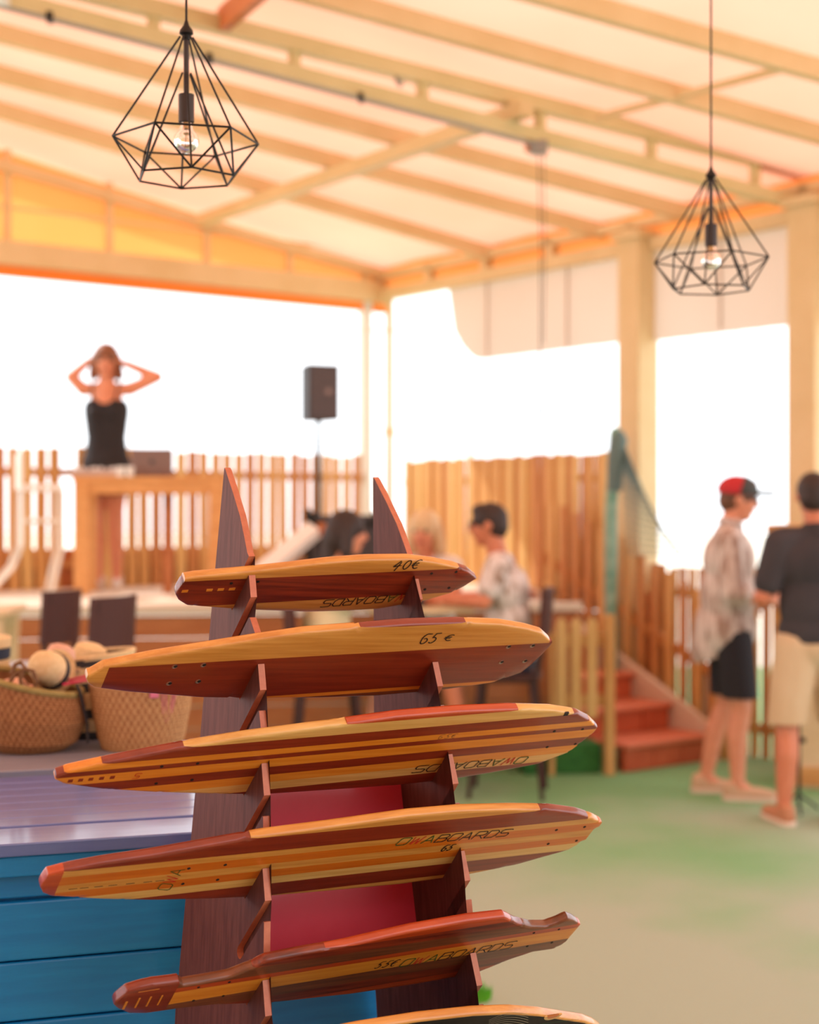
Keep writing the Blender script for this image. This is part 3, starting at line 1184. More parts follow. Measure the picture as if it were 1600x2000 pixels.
# 2 broad band board, 65 euro
B2 = Board(1, 'longboard', 'wooden board priced 65 € with plain mahogany lower half and light tail block',
           [(178, 1312), (205, 1295), (300, 1271), (400, 1250), (510, 1232), (600, 1219), (700, 1211), (800, 1203), (900, 1200), (980, 1203), (1030, 1214), (1060, 1230), (1074, 1246)],
           [(170, 1325), (172, 1337), (185, 1345), (250, 1353), (390, 1364), (510, 1366), (640, 1364), (730, 1361), (860, 1350), (960, 1335), (1020, 1315), (1060, 1286), (1076, 1262)], ((209, 1304), (1074, 1255)))
acap = B2.px(207, 1320)[0]
B2.strips(640, (1231, 1280, 1352, 1358), ('mahogany', 'maple', 'mahogany', 'honey', 'walnut'), amin=acap)
B2.strip(-9, 9, 'maple', amax=acap, name='tail_block', na=30, nw=9)
B2.text('65', 818, 1257, 852, 1254, BK, hpx=18, shear=.25, lw=.0021, cw=.8, name='price')
B2.text('E', 866, 1251, 884, 1250, BK, hpx=11, shear=.25, lw=.0019, cw=.8, name='price')
for p in ((341, 1302), (397, 1299), (330, 1335), (387, 1331), (993, 1263), (1040, 1261), (979, 1293), (1025, 1291)):
    B2.hole(*p, r=.0032, metal=True)

# 3 pinstriped
B3 = Board(2, 'longboard', 'pinstriped wooden board of many narrow yellow and mahogany strips',
           [(112, 1513), (135, 1500), (200, 1482), (300, 1457), (360, 1444), (480, 1424), (640, 1403), (780, 1383), (900, 1373), (1000, 1369), (1080, 1371), (1130, 1384), (1155, 1403), (1164, 1420)],
           [(109, 1521), (113, 1527), (125, 1533), (200, 1543), (300, 1549), (440, 1553), (520, 1553), (640, 1545), (780, 1535), (880, 1524), (960, 1511), (1050, 1494), (1110, 1471), (1150, 1447), (1164, 1427)], ((480, 1451), (920, 1413)))
B3.strips(640, (1419, 1437, 1454, 1464, 1472, 1487, 1502, 1516, 1530),
          ('redwood', 'maple_pale', 'mahogany', 'honey', 'mahogany', 'honey', 'mahogany', 'honey', 'maple_pale', 'mahogany'))
B3.text(LOGO, 1034, 1477, 812, 1496, LOGO_M, hpx=12, flip=True, lw=.0019)
B3.text('65E', 854, 1443, 892, 1440, 'ink_faded', hpx=8, lw=.0008, cw=.6, name='price')
for p in ((1083, 1428), (1138, 1424), (1069, 1459), (1124, 1453), (316, 1497), (386, 1491), (305, 1530), (375, 1523)):
    B3.hole(*p)
for x in (132, 152, 172, 193, 214):
    B3.patch(x, 1528 - (x - 132) * .085, x + 11, 1522 - (x - 132) * .085, 'mahogany')
B3.text('S', 258, 1520, 272, 1519, RD, hpx=9, lw=.0012, name='mark')
B3.patch(1100, 1398, 1112, 1392, 'ink', name='knot')

# 4 longest
B4 = Board(3, 'longboard', 'longest wooden board, amber centre strips between two mahogany bands, written 65',
           [(83, 1711), (95, 1703), (130, 1692), (200, 1675), (300, 1655), (400, 1637), (510, 1617), (640, 1600), (800, 1577), (900, 1568), (1000, 1565), (1080, 1566), (1130, 1576), (1160, 1593), (1173, 1608)],
           [(80, 1732), (84, 1746), (100, 1752), (200, 1758), (300, 1760), (420, 1757), (520, 1752), (640, 1742), (780, 1729), (913, 1710), (1011, 1690), (1109, 1662), (1150, 1638), (1168, 1622), (1173, 1614)], ((241, 1687), (1154, 1595)))
acap = B4.px(116, 1725)[0]
B4.strips(640, (1624, 1651, 1661, 1675, 1687, 1700, 1713, 1735),
          ('maple', 'mahogany', 'maple', 'amber', 'maple', 'amber', 'maple_pale', 'mahogany', 'maple'), amin=acap)
B4.strip(-9, 9, 'redwood', amax=acap, name='tail_block', na=30, nw=9)
B4.text(LOGO, 771, 1651, 992, 1632, LOGO_M, hpx=13, lw=.0019)
B4.text('65', 860, 1662, 882, 1659, BK, hpx=10, lw=.002, cw=.75, name='price')
for p in ((1087, 1621), (1142, 1615), (1071, 1648), (1126, 1642), (369, 1696), (440, 1689), (357, 1726), (425, 1718)):
    B4.hole(*p)
for x in (134, 156, 184, 212, 246, 280, 304):
    B4.patch(x, 1737 - (x - 134) * .095, x + 17, 1735 - (x - 134) * .095, 'ink')
aa, ww = B4.px(330, 1738)
lettering(B4.root, 'OWA', aa, ww, .022, .020, [GN, RD, GN], shear=.1, ang=R(80), lw=.0014, name='lettering')

# 5 fish-shaped
B5 = Board(4, 'longboard', 'walnut board with hooked cut-outs at both ends and one yellow centre strip, written 55€',
           [(226, 1952), (230, 1943), (250, 1931), (275, 1922), (300, 1915), (335, 1909), (350, 1906), (358, 1913), (400, 1904), (450, 1892), (500, 1872), (520, 1861), (600, 1845), (680, 1831), (805, 1802), (917, 1782), (986, 1774), (994, 1778), (1011, 1787), (1039, 1794), (1070, 1794), (1095, 1790), (1110, 1786), (1122, 1793), (1130, 1806)],
           [(224, 1962), (231, 1972), (253, 1981), (285, 1981), (347, 1972), (419, 1964), (522, 1961), (600, 1952), (680, 1944), (800, 1926), (880, 1912), (930, 1902), (992, 1877), (1039, 1861), (1080, 1855), (1100, 1845), (1114, 1834), (1128, 1822), (1131, 1812)], ((341, 1940), (1130, 1812)))
acap = B5.px(338, 1945)[0]
B5.strip(-9, 9, 'mahogany', amax=acap, name='tail_block', na=40, nw=9)
B5.strips(680, (1849, 1862, 1877, 1884, 1904, 1920, 1934), ('redwood', 'rosewood', 'walnut', 'redwood', 'honey', 'walnut', 'rosewood', 'redwood'), na=160, amin=acap)
B5.text('55E', 730, 1891, 774, 1885, BK, hpx=11, lw=.0018, cw=.65, name='price')
B5.text(LOGO, 778, 1888, 1000, 1850, LOGO_M, hpx=12, lw=.0019)
for p in ((1043, 1822), (1092, 1815), (1030, 1848), (1078, 1841), (388, 1928), (448, 1918), (378, 1954), (436, 1945)):
    B5.hole(*p, r=.0024)
for x in (262, 284, 306):
    B5.patch(x, 1968 - (x - 262) * .12, x + 13, 1949 - (x - 262) * .12, 'honey')
B5.patch(238, 1971, 250, 1956, 'honey')
B5.patch(270, 1938, 312, 1931, 'honey')

# 6 black one, just in the frame
B6 = Board(5, 'longboard', 'black-faced board with chalk drawing and pale edge, lowest on the rack',
           [(520, 2050), (560, 2034), (620, 2018), (700, 1997), (820, 1976), (928, 1964), (1000, 1961), (1057, 1965), (1102, 1972), (1144, 1985), (1163, 1997), (1172, 2012)],
           [(515, 2075), (540, 2095), (640, 2110), (760, 2110), (900, 2098), (1020, 2078), (1100, 2055), (1150, 2035), (1172, 2016)], ((600, 2060), (1100, 2010)))
B6.strip(-9, 9, 'board_black', nw=13, rim='core', name='face')
B6.strip(-9, 9, 'maple', nw=9, rim='edge', name='edge_ply')
g = G()
for k in range(9):
    y0 = 1992 + k * 4
    ribbon(g, [B6.px(955 + x * 8.5, y0 - 10 * math.sin(x * .32 + k * .1) - x * .9) for x in range(10)], .0012, .0008)
g.build('chalk_drawing', 'chalk', B6.root)
g = G()
ribbon(g, [B6.px(1050, 2000), B6.px(1130, 1990)], .0008, .0008)
ribbon(g, [B6.px(1060, 2012), B6.px(1150, 2001)], .0008, .0008)
g.build('pinstripe', 'chalk_green', B6.root)
for k, (rx, m) in enumerate(((.018, 'maple_pale'), (.012, 'amber'))):
    a, w = B6.px(1080, 1984)
    G().prism([(a + rx * math.cos(R(t)), w + rx * .8 * math.sin(R(t))) for t in range(180, 361, 15)],
              lambda p, s_: (p[0], p[1] + .002, -.002 + (.0028 + .0003 * k) * s_)).build('inlay', m, B6.root)

slotL = [-B_.lim(0.0)[0] + .0015 for B_ in (B1, B2, B3, B4, B5, B6)]
slotR = [-B_.lim(.36)[0] + .0015 for B_ in (B1, B2, B3, B4, B5, B6)]
g = G().prism(upright_profile(0, slotL), lambda p, s: (a_left(p[1]) - UT * .0 + UT * (s - .5) + .003, p[0], p[1]))
g.edge_mat(g.build('upright', ['ply_face', 'ply_edge'], rack), 0)
g = G().prism(upright_profile(-.013, slotR), lambda p, s: (a_right(p[1]) + UT * (s - .5) + .003, p[0], p[1]))
g.edge_mat(g.build('upright', ['ply_face', 'ply_edge'], rack), 0)


#NEXT
# ------------------------------------------------------------------ pendant lamps
def pendant(label, p_top, scale, rot, cord_len):
    L = thing('pendant_lamp', label, 'lamp', p_top, rot, 'geometric wire pendant lamps')
    s = scale
    zu, zl = -.213 * s, -.288 * s
    ru, rl = .1425 * s, .100 * s
    up = [Vector((ru * math.cos(R(60 * k)), ru * math.sin(R(60 * k)), zu)) for k in range(6)]
    lo = [Vector((rl * math.cos(R(60 * k + 30)), rl * math.sin(R(60 * k + 30)), zl)) for k in range(6)]
    g = G()
    w = .0021
    for k in range(6):
        ap = Vector((.012 * math.cos(R(60 * k)), .012 * math.sin(R(60 * k)), -.010))
        mp = Vector((.009 * math.cos(R(60 * k + 30)), .009 * math.sin(R(60 * k + 30)), -.082 * s))
        g.tube([ap, up[k]], w, 6)
        g.tube([mp, lo[k]], w, 6)
        g.tube([up[k], up[(k + 1) % 6]], w, 6)
        g.tube([lo[k], lo[(k + 1) % 6]], w, 6)
        g.tube([up[k], lo[k]], w, 6)
        g.tube([up[(k + 1) % 6], lo[k]], w, 6)
    g.build('cage', 'black_metal', L, True)
    G().tube([(0, 0, .02), (0.0, 0, cord_len * .5), (0, 0, cord_len)], .0026, 6).build('cord', 'black_metal', L, True)
    G().lathe([(.003, .022), (.006, .012), (.013, .002), (.014, -.004), (.009, -.008), (.0075, -.016)], 14).build('hub', 'black_metal', L, True)
    G().tube([(0, 0, -.005), (0, 0, -.13 * s)], .0055, 10).build('rod', 'socket', L, True)
    G().lathe([(.004, -.122 * s), (.0155, -.124 * s), (.0155, -.178 * s), (.012, -.18 * s)], 18).build('socket', 'socket', L, True)
    b = G()
    pr = [(.011, -.178 * s), (.0125, -.188 * s), (.016, -.196 * s)]
    c, r = -.214 * s, .025
    for k in range(13):
        a = R(50 - 140 * k / 12)
        pr.append((max(r * math.cos(a), 0.0), c + r * math.sin(a)))
    b.lathe(pr, 20)
    bl = b.build('bulb', 'glass_bulb', L, True)
    G().tube([(0, 0, -.18 * s), (.003, 0, -.205 * s), (-.003, 0, -.22 * s), (.004, 0, -.205 * s)], .0009, 5).build('filament', 'brass', bl)
    G().lathe([(.011, -.176 * s), (.0115, -.19 * s), (.009, -.192 * s)], 14).build('screw_base', 'brass', bl)
    return L


p = at(364, 62, 3.02)
pendant('black wire diamond pendant lamp hanging above the basket table', p, 1.0, R(14), roof_z(p) - p.z)
p = at(1389, 342, 3.86)
pendant('black wire diamond pendant lamp on a long cord before the cream columns', p, 1.0, R(40), roof_z(p) - p.z)


# ------------------------------------------------------------------ baskets
def woven(name, parent, m, prof, sx, sy, bands, nu, relief, NU=300, NV=80, dip=0.0, dipdir=0.0, mats2=None, stripes=None, strands=None):
    """tapered woven wall; prof: (radius, z); rim dips by dip towards dipdir"""
    g = G()
    zt = prof[-1][1]

    def pr(v):
        z = v * zt
        for (r0, z0), (r1, z1) in zip(prof, prof[1:]):
            if z <= z1:
                return r0 + (r1 - r0) * (z - z0) / (z1 - z0)
        return prof[-1][0]
    for j in range(NV + 1):
        v = j / NV
        for i in range(NU):
            u = i / NU
            b = int(v * bands)
            ph = u * nu + (1 if b % 2 else -1) * (v * bands) * .5
            h = abs(math.sin(math.pi * ph)) ** .8
            hb = abs(math.sin(math.pi * v * bands)) ** .5
            rr = pr(v) + relief * (h * .7 + hb * .5)
            t = 2 * math.pi * u
            zz = v * zt * (1 - dip * (.5 + .5 * math.cos(t - dipdir)))
            g.v.append(Vector((sx * rr * math.cos(t), sy * rr * math.sin(t), zz)))
    for j in range(NV):
        for i in range(NU):
            k = (i + 1) % NU
            g.f.append((j * NU + i, j * NU + k, (j + 1) * NU + k, (j + 1) * NU + i))
    n = len(g.v)
    g.v.append(Vector((0, 0, 0)))
    for i in range(NU):
        g.f.append((n, (i + 1) % NU, i))
    # inner wall
    base = len(g.v)
    M2 = 48
    for j in range(7):
        v = 1 - j / 6 * .98
        for i in range(M2):
            t = 2 * math.pi * i / M2
            rr = pr(v) - .004
            zz = v * zt * (1 - dip * (.5 + .5 * math.cos(t - dipdir)))
            g.v.append(Vector((sx * rr * math.cos(t), sy * rr * math.sin(t), zz)))
    for j in range(6):
        for i in range(M2):
            k = (i + 1) % M2
            g.f.append((base + j * M2 + i, base + j * M2 + k, base + (j + 1) * M2 + k, base + (j + 1) * M2 + i))
    o = g.build(name, [m] + ([mats2] if mats2 else []), parent, True)
    if strands:
        me = o.data
        me.materials.append(MATS[strands])
        idx = []
        for p_ in me.polygons:
            c = p_.center
            u = (math.atan2(c.y / sy, c.x / sx) / (2 * math.pi)) % 1.0
            v = min(.999, c.z / (zt * (1 - dip * (.5 + .5 * math.cos(2 * math.pi * u - dipdir)))))
            ph = u * nu + (1 if int(v * bands) % 2 else -1) * (v * bands) * .5
            idx.append(1 if int(math.floor(ph)) % 2 else 0)
        me.polygons.foreach_set('material_index', idx)
    if stripes:
        me = o.data
        idx = []
        for p_ in me.polygons:
            z = p_.center.z / zt
            idx.append(1 if any(a <= z <= b for a, b in stripes) else 0)
        me.polygons.foreach_set('material_index', idx)

    def rim(off=0.0, n=60):
        return [Vector((sx * (pr(1) + off) * math.cos(2 * math.pi * k / n), sy * (pr(1) + off) * math.sin(2 * math.pi * k / n),
                        zt * (1 - dip * (.5 + .5 * math.cos(2 * math.pi * k / n - dipdir))))) for k in range(n)]
    return o, rim


# big basket, left
q = at(34, 1494, 3.68)
bA = thing('straw_basket', 'large round straw basket with a green-brown rolled rim, full of hats', 'basket', (q.x, q.y + .13, ZD), R(10), 'straw baskets on the display table')
body, rim = woven('body', bA, 'straw', [(.075, 0), (.105, .03), (.122, .10), (.122, .15), (.116, .20)], 1.06, 1.0, 24, 96, .0034, NU=576, NV=120, dip=.30, dipdir=R(-15), strands='straw_deep')
G().tube(rim(.001), .0085, 8, True).build('rim', 'rim_green', bA, True)
# basket with pink laces
q = at(262, 1484, 3.74)
bB = thing('straw_basket', 'small pale straw basket with pink leather handles and pink laces', 'basket', (q.x, q.y + .10, ZD), R(-12), 'straw baskets on the display table')
body, rim = woven('body', bB, 'straw_light', [(.095, 0), (.106, .03), (.120, .10), (.128, .168)], 1.0, .86, 22, 84, .0034, NU=504, NV=110, dip=.06, dipdir=R(190), strands='straw')
G().tube(rim(.0), .004, 8, True).build('rim', 'straw_light', bB, True)
G().tube(rim(-.006), .006, 6, True).build('lining', 'lining', bB, True)
# pink leather handles lying over the left rim
for k, (y, z) in enumerate(((-.07, .178), (-.035, .186))):
    g = G()
    g.beam((-.165, y - .03, z - .012), (-.02, y + .03, z + .016), .016, .005)
    g.build('handle', 'pink', bB)
G().tube([(-.128, -.10, .168), (-.120, -.10, .15), (-.118, -.09, .12), (-.112, -.075, .07), (-.105, -.085, .02)], .004, 6).build('tie_cord', 'band_dark', bB, True)


def on_b(t, z, off=.005):
    r = .095 + (.128 - .095) * z / .168 + off + .002
    return Vector((r * math.cos(t), .86 * r * math.sin(t), z))


for ts, zs in (((-48, -45, -40, -33, -30), (.155, .10, .072, .10, .158)), ((-44, -41, -38, -36, -34), (.155, .105, .082, .105, .158))):
    G().tube([on_b(R(t), z) for t, z in zip(ts, zs)], .0017, 5).build('lace', 'pink_pale', bB, True)
G().box((-.011, -.003, -.012), (.011, .003, .014), M=Matrix.Translation(on_b(R(-57), .150)) @ Matrix.Rotation(R(33), 4, 'Z'), bev=.002).build('tab', 'pink_pale', bB)
# striped basket behind and between
q = at(150, 1465, 3.95)
bC = thing('striped_basket', 'straw basket with black woven stripes standing between the two plain ones', 'basket', (q.x, q.y + .12, ZD), 0, 'straw baskets on the display table')
body, rim = woven('body', bC, 'straw_hat', [(.10, 0), (.112, .05), (.12, .12), (.125, .225)], 1, 1, 20, 56, .0018, NU=160, NV=50, dip=.12, dipdir=R(180), mats2='band_dark',
                  stripes=((.0, .10), (.24, .36), (.56, .66), (.84, .92)))
G().tube(rim(0), .005, 8, True).build('rim', 'straw_hat', bC, True)


def hat(name, label, loc, rot, r, h, m, band=None, brim=.05):
    t = thing(name, label, 'hat', loc, 0, 'hats in the straw baskets')
    t.rotation_euler = rot
    pr = [(r + brim, 0), (r + brim * .6, -.004), (r, .002), (r * .97, h * .3), (r * .92, h * .6), (r * .8, h * .86), (r * .5, h * .98), (0.0, h)]
    G().lathe(pr, 36).build('crown', m, t, True)
    if band:
        G().lathe([(r * .99 + .002, h * .10), (r * .975 + .002, h * .30), (r * .95, h * .3)], 36).build('band', band, t, True)
    return t


q = at(106, 1312, 3.825)
hat('straw_hat', 'rolled straw hat with a charcoal band on top of the large basket', q, (R(70), R(20), R(-20)), .046, .085, 'straw_hat', 'band_dark', .012)
q = at(112, 1300, 3.915)
hat('felt_hat', 'pinkish soft hat tipped behind the rolled straw hat', q, (R(-18), R(14), 0), .040, .055, 'hat_pink', None, .018)
q = at(22, 1352, 3.80)
hat('felt_hat', 'pale pink hat lying low inside the large basket', q, (R(12), R(-8), 0), .045, .03, 'hat_pink', None, .015)
q = at(170, 1300, 4.06)
hat('straw_hat', 'straw hat with a grey band inside the striped basket', q, (R(12), R(10), R(30)), .05, .06, 'straw_hat', 'band_dark', .025)
# brown cord handles of the large basket
for pts in ([(18, 1335), (30, 1315), (50, 1308), (64, 1310), (72, 1330), (66, 1345)], [(22, 1316), (30, 1298), (40, 1294), (48, 1303), (40, 1325), (42, 1342)]):
    w_ = [at(x, y, 3.712) for x, y in pts]
    G().tube([bA.matrix_basis.inverted() @ v_ if False else v_ for v_ in w_], .0055, 7).build('tmp', 'cord_brown')
for o_ in [o_ for o_ in COL.objects if o_.name.startswith('tmp')]:
    o_.name = 'cord_handle'
    Mi = (Matrix.Translation(bA.location) @ bA.rotation_euler.to_matrix().to_4x4()).inverted()
    o_.data.transform(Mi)
    o_.parent = bA
q = at(-22, 1330, 3.9)
sb = thing('striped_bag', 'striped navy and straw beach bag behind the large basket', 'bag', (-1.165, 4.05, ZD), R(5))
for k in range(9):
    r_ = .095 + .002 * k
    G().lathe([(r_ - .004, k * .029), (r_, k * .029 + .003), (r_ + .001, k * .029 + .026), (r_ - .003, k * .029 + .029)], 30).build('band', 'band_navy' if k % 2 else 'straw_hat', sb, True)

# ------------------------------------------------------------------ furniture on the floor
def stool(label, loc, rz, seat=.70, back=True, width=.36, btop=.46):
    t = thing('bar_stool', label, 'stool', loc, rz, 'dark bar stools')     # faces +x
    G().box((-.18, -width / 2, seat - .05), (.18, width / 2, seat), bev=.018).build('seat', 'stool', t, True)
    for sx in (-1, 1):
        for sy in (-1, 1):
            G().tube([(sx * .14, sy * (width / 2 - .04), seat - .04), (sx * .20, sy * (width / 2 + .01), 0)], [.020, .013], 8).build('leg', 'stool', t, True)
    for sy in (-1, 1):
        G().beam((-.175, sy * width / 2, .26), (.175, sy * width / 2, .26), .018, .022).build('footrest', 'stool', t)
    G().beam((.178, -width / 2, .26), (.178, width / 2, .26), .018, .022).build('footrest', 'stool', t)
    if back:
        for sy in (-1, 1):
            G().tube([(-.16, sy * (width / 2 - .03), seat - .02), (-.19, sy * (width / 2 - .03), seat + .2), (-.215, sy * (width / 2 - .03), seat + btop - .02)], .014, 8).build('back_post', 'stool', t, True)
        g = G()
        n = 8
        for side in (0, 1):
            for k in range(n + 1):
                y = -width / 2 + width * k / n
                bow = .04 * (1 - (2 * k / n - 1) ** 2)
                for z in (seat + btop - .25, seat + btop):
                    g.v.append(Vector((-.20 - bow + side * .022 - (.015 if z > seat + .3 else 0), y, z)))
        m_ = 2 * (n + 1)
        for side in (0, 1):
            for k in range(n):
                a = side * m_ + 2 * k
                f = (a, a + 2, a + 3, a + 1)
                g.f.append(f if side else tuple(reversed(f)))
        for k in range(n):
            for e in (0, 1):
                a = 2 * k + e
                g.f.append((a, a + 2, a + 2 + m_, a + m_) if e == 0 else (a + m_, a + 2 + m_, a + 2, a))
        g.f.append((0, m_, m_ + 1, 1))
        g.f.append((2 * n, 2 * n + 1, m_ + 2 * n + 1, m_ + 2 * n))
        g.build('backrest', 'stool_leather', t)
    return t


def flo(x, y, d):
    q = at(x, y, d)
    return Vector((q.x, q.y, 0))


stool('dark bar stool with narrow leather back beside the pale high table', flo(50, 1200, 7.35), R(160), .74, width=.31, btop=.45)
stool('dark bar stool with leather back standing alone before the stage front', flo(146, 1200, 6.75), R(157), .74, width=.33, btop=.455)
# pale high table at the left
hp = flo(-60, 1200, 8.15)
ht = thing('high_table', 'pale wooden high table with a deep apron before the stage', 'table', hp, R(4))
G().box((-.75, -.28, 1.02), (.25, .28, 1.055), bev=.005).build('top', 'pale_wood', ht)
G().box((-.72, -.25, .90), (.22, -.22, 1.02)).build('apron', 'pale_wood', ht)
G().box((-.72, .22, .90), (.22, .25, 1.02)).build('apron', 'pale_wood', ht)
for x in (-.68, .18):
    for y in (-.21, .21):
        G().box((x - .035, y - .035, 0), (x + .035, y + .035, 1.02)).build('leg', 'pale_wood', ht)

# table of the seated group
tb = Vector((0.05, 8.63, 0))
tt_ = thing('bar_table', 'high bar table with a pale wooden top between the three seated people', 'table', tb, R(5))
G().box((-.29, -.20, 1.0), (.29, .20, 1.035), bev=.006).build('top', 'pale_wood', tt_)
G().tube([(0, 0, .03), (0, 0, 1.0)], .035, 12).build('column', 'stool', tt_, True)
G().lathe([(.15, 0), (.15, .015), (.05, .035)], 24).build('base', 'stool', tt_, True)

# tall wooden cabinet behind the man in black
kb = flo(1590, 1500, 8.85)
kc = thing('kiosk', 'tall pale wooden cabinet with an overhanging top behind the man in black', 'cabinet', kb, R(-20))
G().box((-.14, -.2, 0), (.5, .2, 1.44)).build('body', 'pale_wood', kc)
G().box((-.24, -.24, 1.44), (.55, .24, 1.49), bev=.006).build('top', 'table_wood', kc)
G().box((-.15, -.215, .02), (.5, -.2, .12)).build('plinth', 'table_wood', kc)
bs = flo(1561, 1590, 8.0)
bk = thing('pole_stand', 'thin black pole stand on the floor beside the man in black', 'stand', bs)
G().tube([(0, 0, 0.02), (0, 0, .58), (0, 0, 1.1)], .009, 8).build('pole', 'black_metal', bk, True)
G().box((-.03, -.02, .36), (.03, .02, .385)).build('clamp', 'black_metal', bk)
for a in (20, 140, 260):
    G().tube([(0, 0, .09), (.12 * math.cos(R(a)), .12 * math.sin(R(a)), .008)], .007, 6).build('foot', 'black_metal', bk, True)

# ------------------------------------------------------------------ on the stage
dj = at(160, 1165, 10.35)
djt = thing('dj_table', 'plain wooden table on the stage carrying a laptop and mixing gear', 'table', (dj.x, dj.y, ZS), R(6))
ZT = .80
G().box((-.06, -.05, ZT - .035), (.96, .55, ZT), bev=.004).build('top', 'table_wood', djt)
G().box((-.03, -.03, ZT - .115), (.93, -.005, ZT - .035)).build('apron', 'table_wood', djt)
G().box((-.03, .505, ZT - .115), (.93, .53, ZT - .035)).build('apron', 'table_wood', djt)
for x, y in ((0, 0), (.90, 0), (0, .5), (.90, .5)):
    G().box((x - .05, y - .05, 0), (x + .05, y + .05, ZT - .035), bev=.004).build('leg', 'table_wood', djt)
G().box((.53, .18, 0), (.60, .25, ZT - .035)).build('leg', 'stage_front', djt)
zt_ = ZS + ZT
lp = at(297, 932, 10.42)
lap = thing('laptop', 'open silver laptop seen from behind its lid on the wooden table', 'laptop', (lp.x, lp.y, zt_), R(6))
G().box((-.14, -.0, 0), (.14, .20, .014), bev=.003).build('base', 'laptop', lap)
G().box((-.14, -.005, 0), (.14, .005, .185), M=Matrix.Translation((0, .0, .008)) @ Matrix.Rotation(R(14), 4, 'X'), bev=.003).build('lid', 'laptop', lap)
G().lathe([(.018, 0), (.018, .002), (.0, .002)], 14, Matrix.Translation((0, -.028, .10)) @ Matrix.Rotation(R(104), 4, 'X')).build('emblem', 'grille', lap)
mxp = at(178, 934, 10.40)
mx_ = thing('mixer', 'low mixing console with knobs on the wooden table', 'mixer', (mxp.x, mxp.y + .05, zt_), R(6))
G().box((-.17, -.10, 0), (.17, .16, .045), bev=.006).build('body', 'gear', mx_)
for i in range(8):
    for j in range(3):
        G().lathe([(.010, .045), (.010, .058), (.006, .064), (0, .064)], 8, Matrix.Translation((-.14 + i * .04, -.07 + j * .08, 0))).build('knob', 'white_plastic' if (i + j) % 3 else 'case_black', mx_)
for x, lb in ((236, 'small white cup beside the mixing console'), (254, 'round white canister at the edge of the mixing gear')):
    c_ = at(x, 930, 10.33)
    G_ = G().lathe([(.022, 0), (.028, .05), (.03, .065), (.026, .065), (.02, .01)], 16).build('cup', 'white_plastic', None, True)
    G_.location = (c_.x, c_.y, zt_)
    tag(G_, lb, 'cup')
# loudspeaker on stand
sp_ = at(622, 1000, 11.0)
sx_ = Vector((sp_.x, sp_.y, ZS))
ss = thing('speaker_stand', 'black tripod stand under the loudspeaker on the stage', 'stand', sx_)
G().tube([(0, 0, .12), (0, 0, .9), (0, 0, 1.22)], [.022, .02, .016], 10).build('pole', 'black_metal', ss, True)
for a in (30, 150, 270):
    G().tube([(0, 0, .42), (.34 * math.cos(R(a)), .34 * math.sin(R(a)), .01)], .011, 6).build('leg', 'black_metal', ss, True)
G().tube([(0, 0, .40), (0, 0, .46)], .032, 10).build('collar', 'black_metal', ss)
spk = thing('loudspeaker', 'black box loudspeaker raised against the bright opening', 'speaker', sx_ + Vector((0, 0, 1.215)), R(24))
G().prism([(-.115, -.11), (.115, -.11), (.08, .14), (-.08, .14)], lambda p, s_: (p[0], p[1], .392 * s_)).build('cabinet', 'speaker_black', spk)
G().box((-.105, -.122, .012), (.105, -.108, .38), bev=.004).build('grille', 'grille', spk)
G().lathe([(.022, 0), (.022, .003), (0, .003)], 16, Matrix.Translation((.03, -.1225, .20)) @ Matrix.Rotation(R(90), 4, 'X')).build('badge', 'laptop', spk)
# flight case / black trolley with white strut
fc = at(672, 1075, 10.25)
fcs = thing('flight_case', 'black equipment case standing on the stage behind the dark-haired woman', 'case', (fc.x, fc.y, ZS), R(-8))
G().box((-.20, -.12, 0), (.24, .16, .54), bev=.02).build('body', 'case_black', fcs)
G().box((-.205, -.126, .46), (.245, .165, .50)).build('band', 'black_metal', fcs)
for x in (-.19, .23):
    G().box((x - .02, -.128, .50), (x + .02, -.1, .56)).build('corner', 'black_metal', fcs)
G().box((-.155, -.13, .40), (-.10, -.118, .49)).build('plate', 'kick', fcs)
G().tube([(-.23, -.06, .12), (-.235, -.06, .58)], .022, 8).build('handle_post', 'black_metal', fcs, True)
kbp = at(530, 1098, 9.9)
kb2 = at(612, 1030, 10.13)
ks = thing('white_keyboard', 'glossy white slab leaning diagonally against the black equipment case', 'slab', kbp)
dv = kb2 - kbp
G().beam(-dv * .90, dv, .10, .04, up=(0.1, -.75, .65)).build('slab', 'white_plastic', ks)
G().beam(-dv * .90 + Vector((0, .03, -.03)), dv + Vector((0, .03, -.03)), .12, .02, up=(0.1, -.75, .65)).build('underside', 'white_plastic', ks)
# white tubular chair, left of the table
wc = at(70, 1155, 10.15)
wch = thing('white_chair', 'white tubular metal chair left of the wooden table on the stage', 'chair', (wc.x, wc.y, ZS), R(20))
ZC_ = .0
G().box((-.10, -.16, .70), (.16, .16, .74), bev=.012).build('seat', 'white_plastic', wch)
G().box((-.12, -.16, .70), (-.095, .16, .95), bev=.008).build('backrest', 'white_plastic', wch)
for y in (-.15, .15):
    G().tube([(.15, y, .70), (.15, y, .3), (.12, y, .18), (.08, y, .0)], .014, 8).build('leg', 'white_steel', wch, True)
    G().tube([(-.10, y, .70), (-.10, y, .34), (-.16, y, .20), (-.32, y, .02)], .014, 8).build('leg', 'white_steel', wch, True)
G().tube([(-.08, -.15, .50), (.15, -.15, .50)], .014, 8).build('stretcher', 'white_steel', wch, True)
G().tube([(-.08, .15, .50), (.15, .15, .50)], .014, 8).build('stretcher', 'white_steel', wch, True)
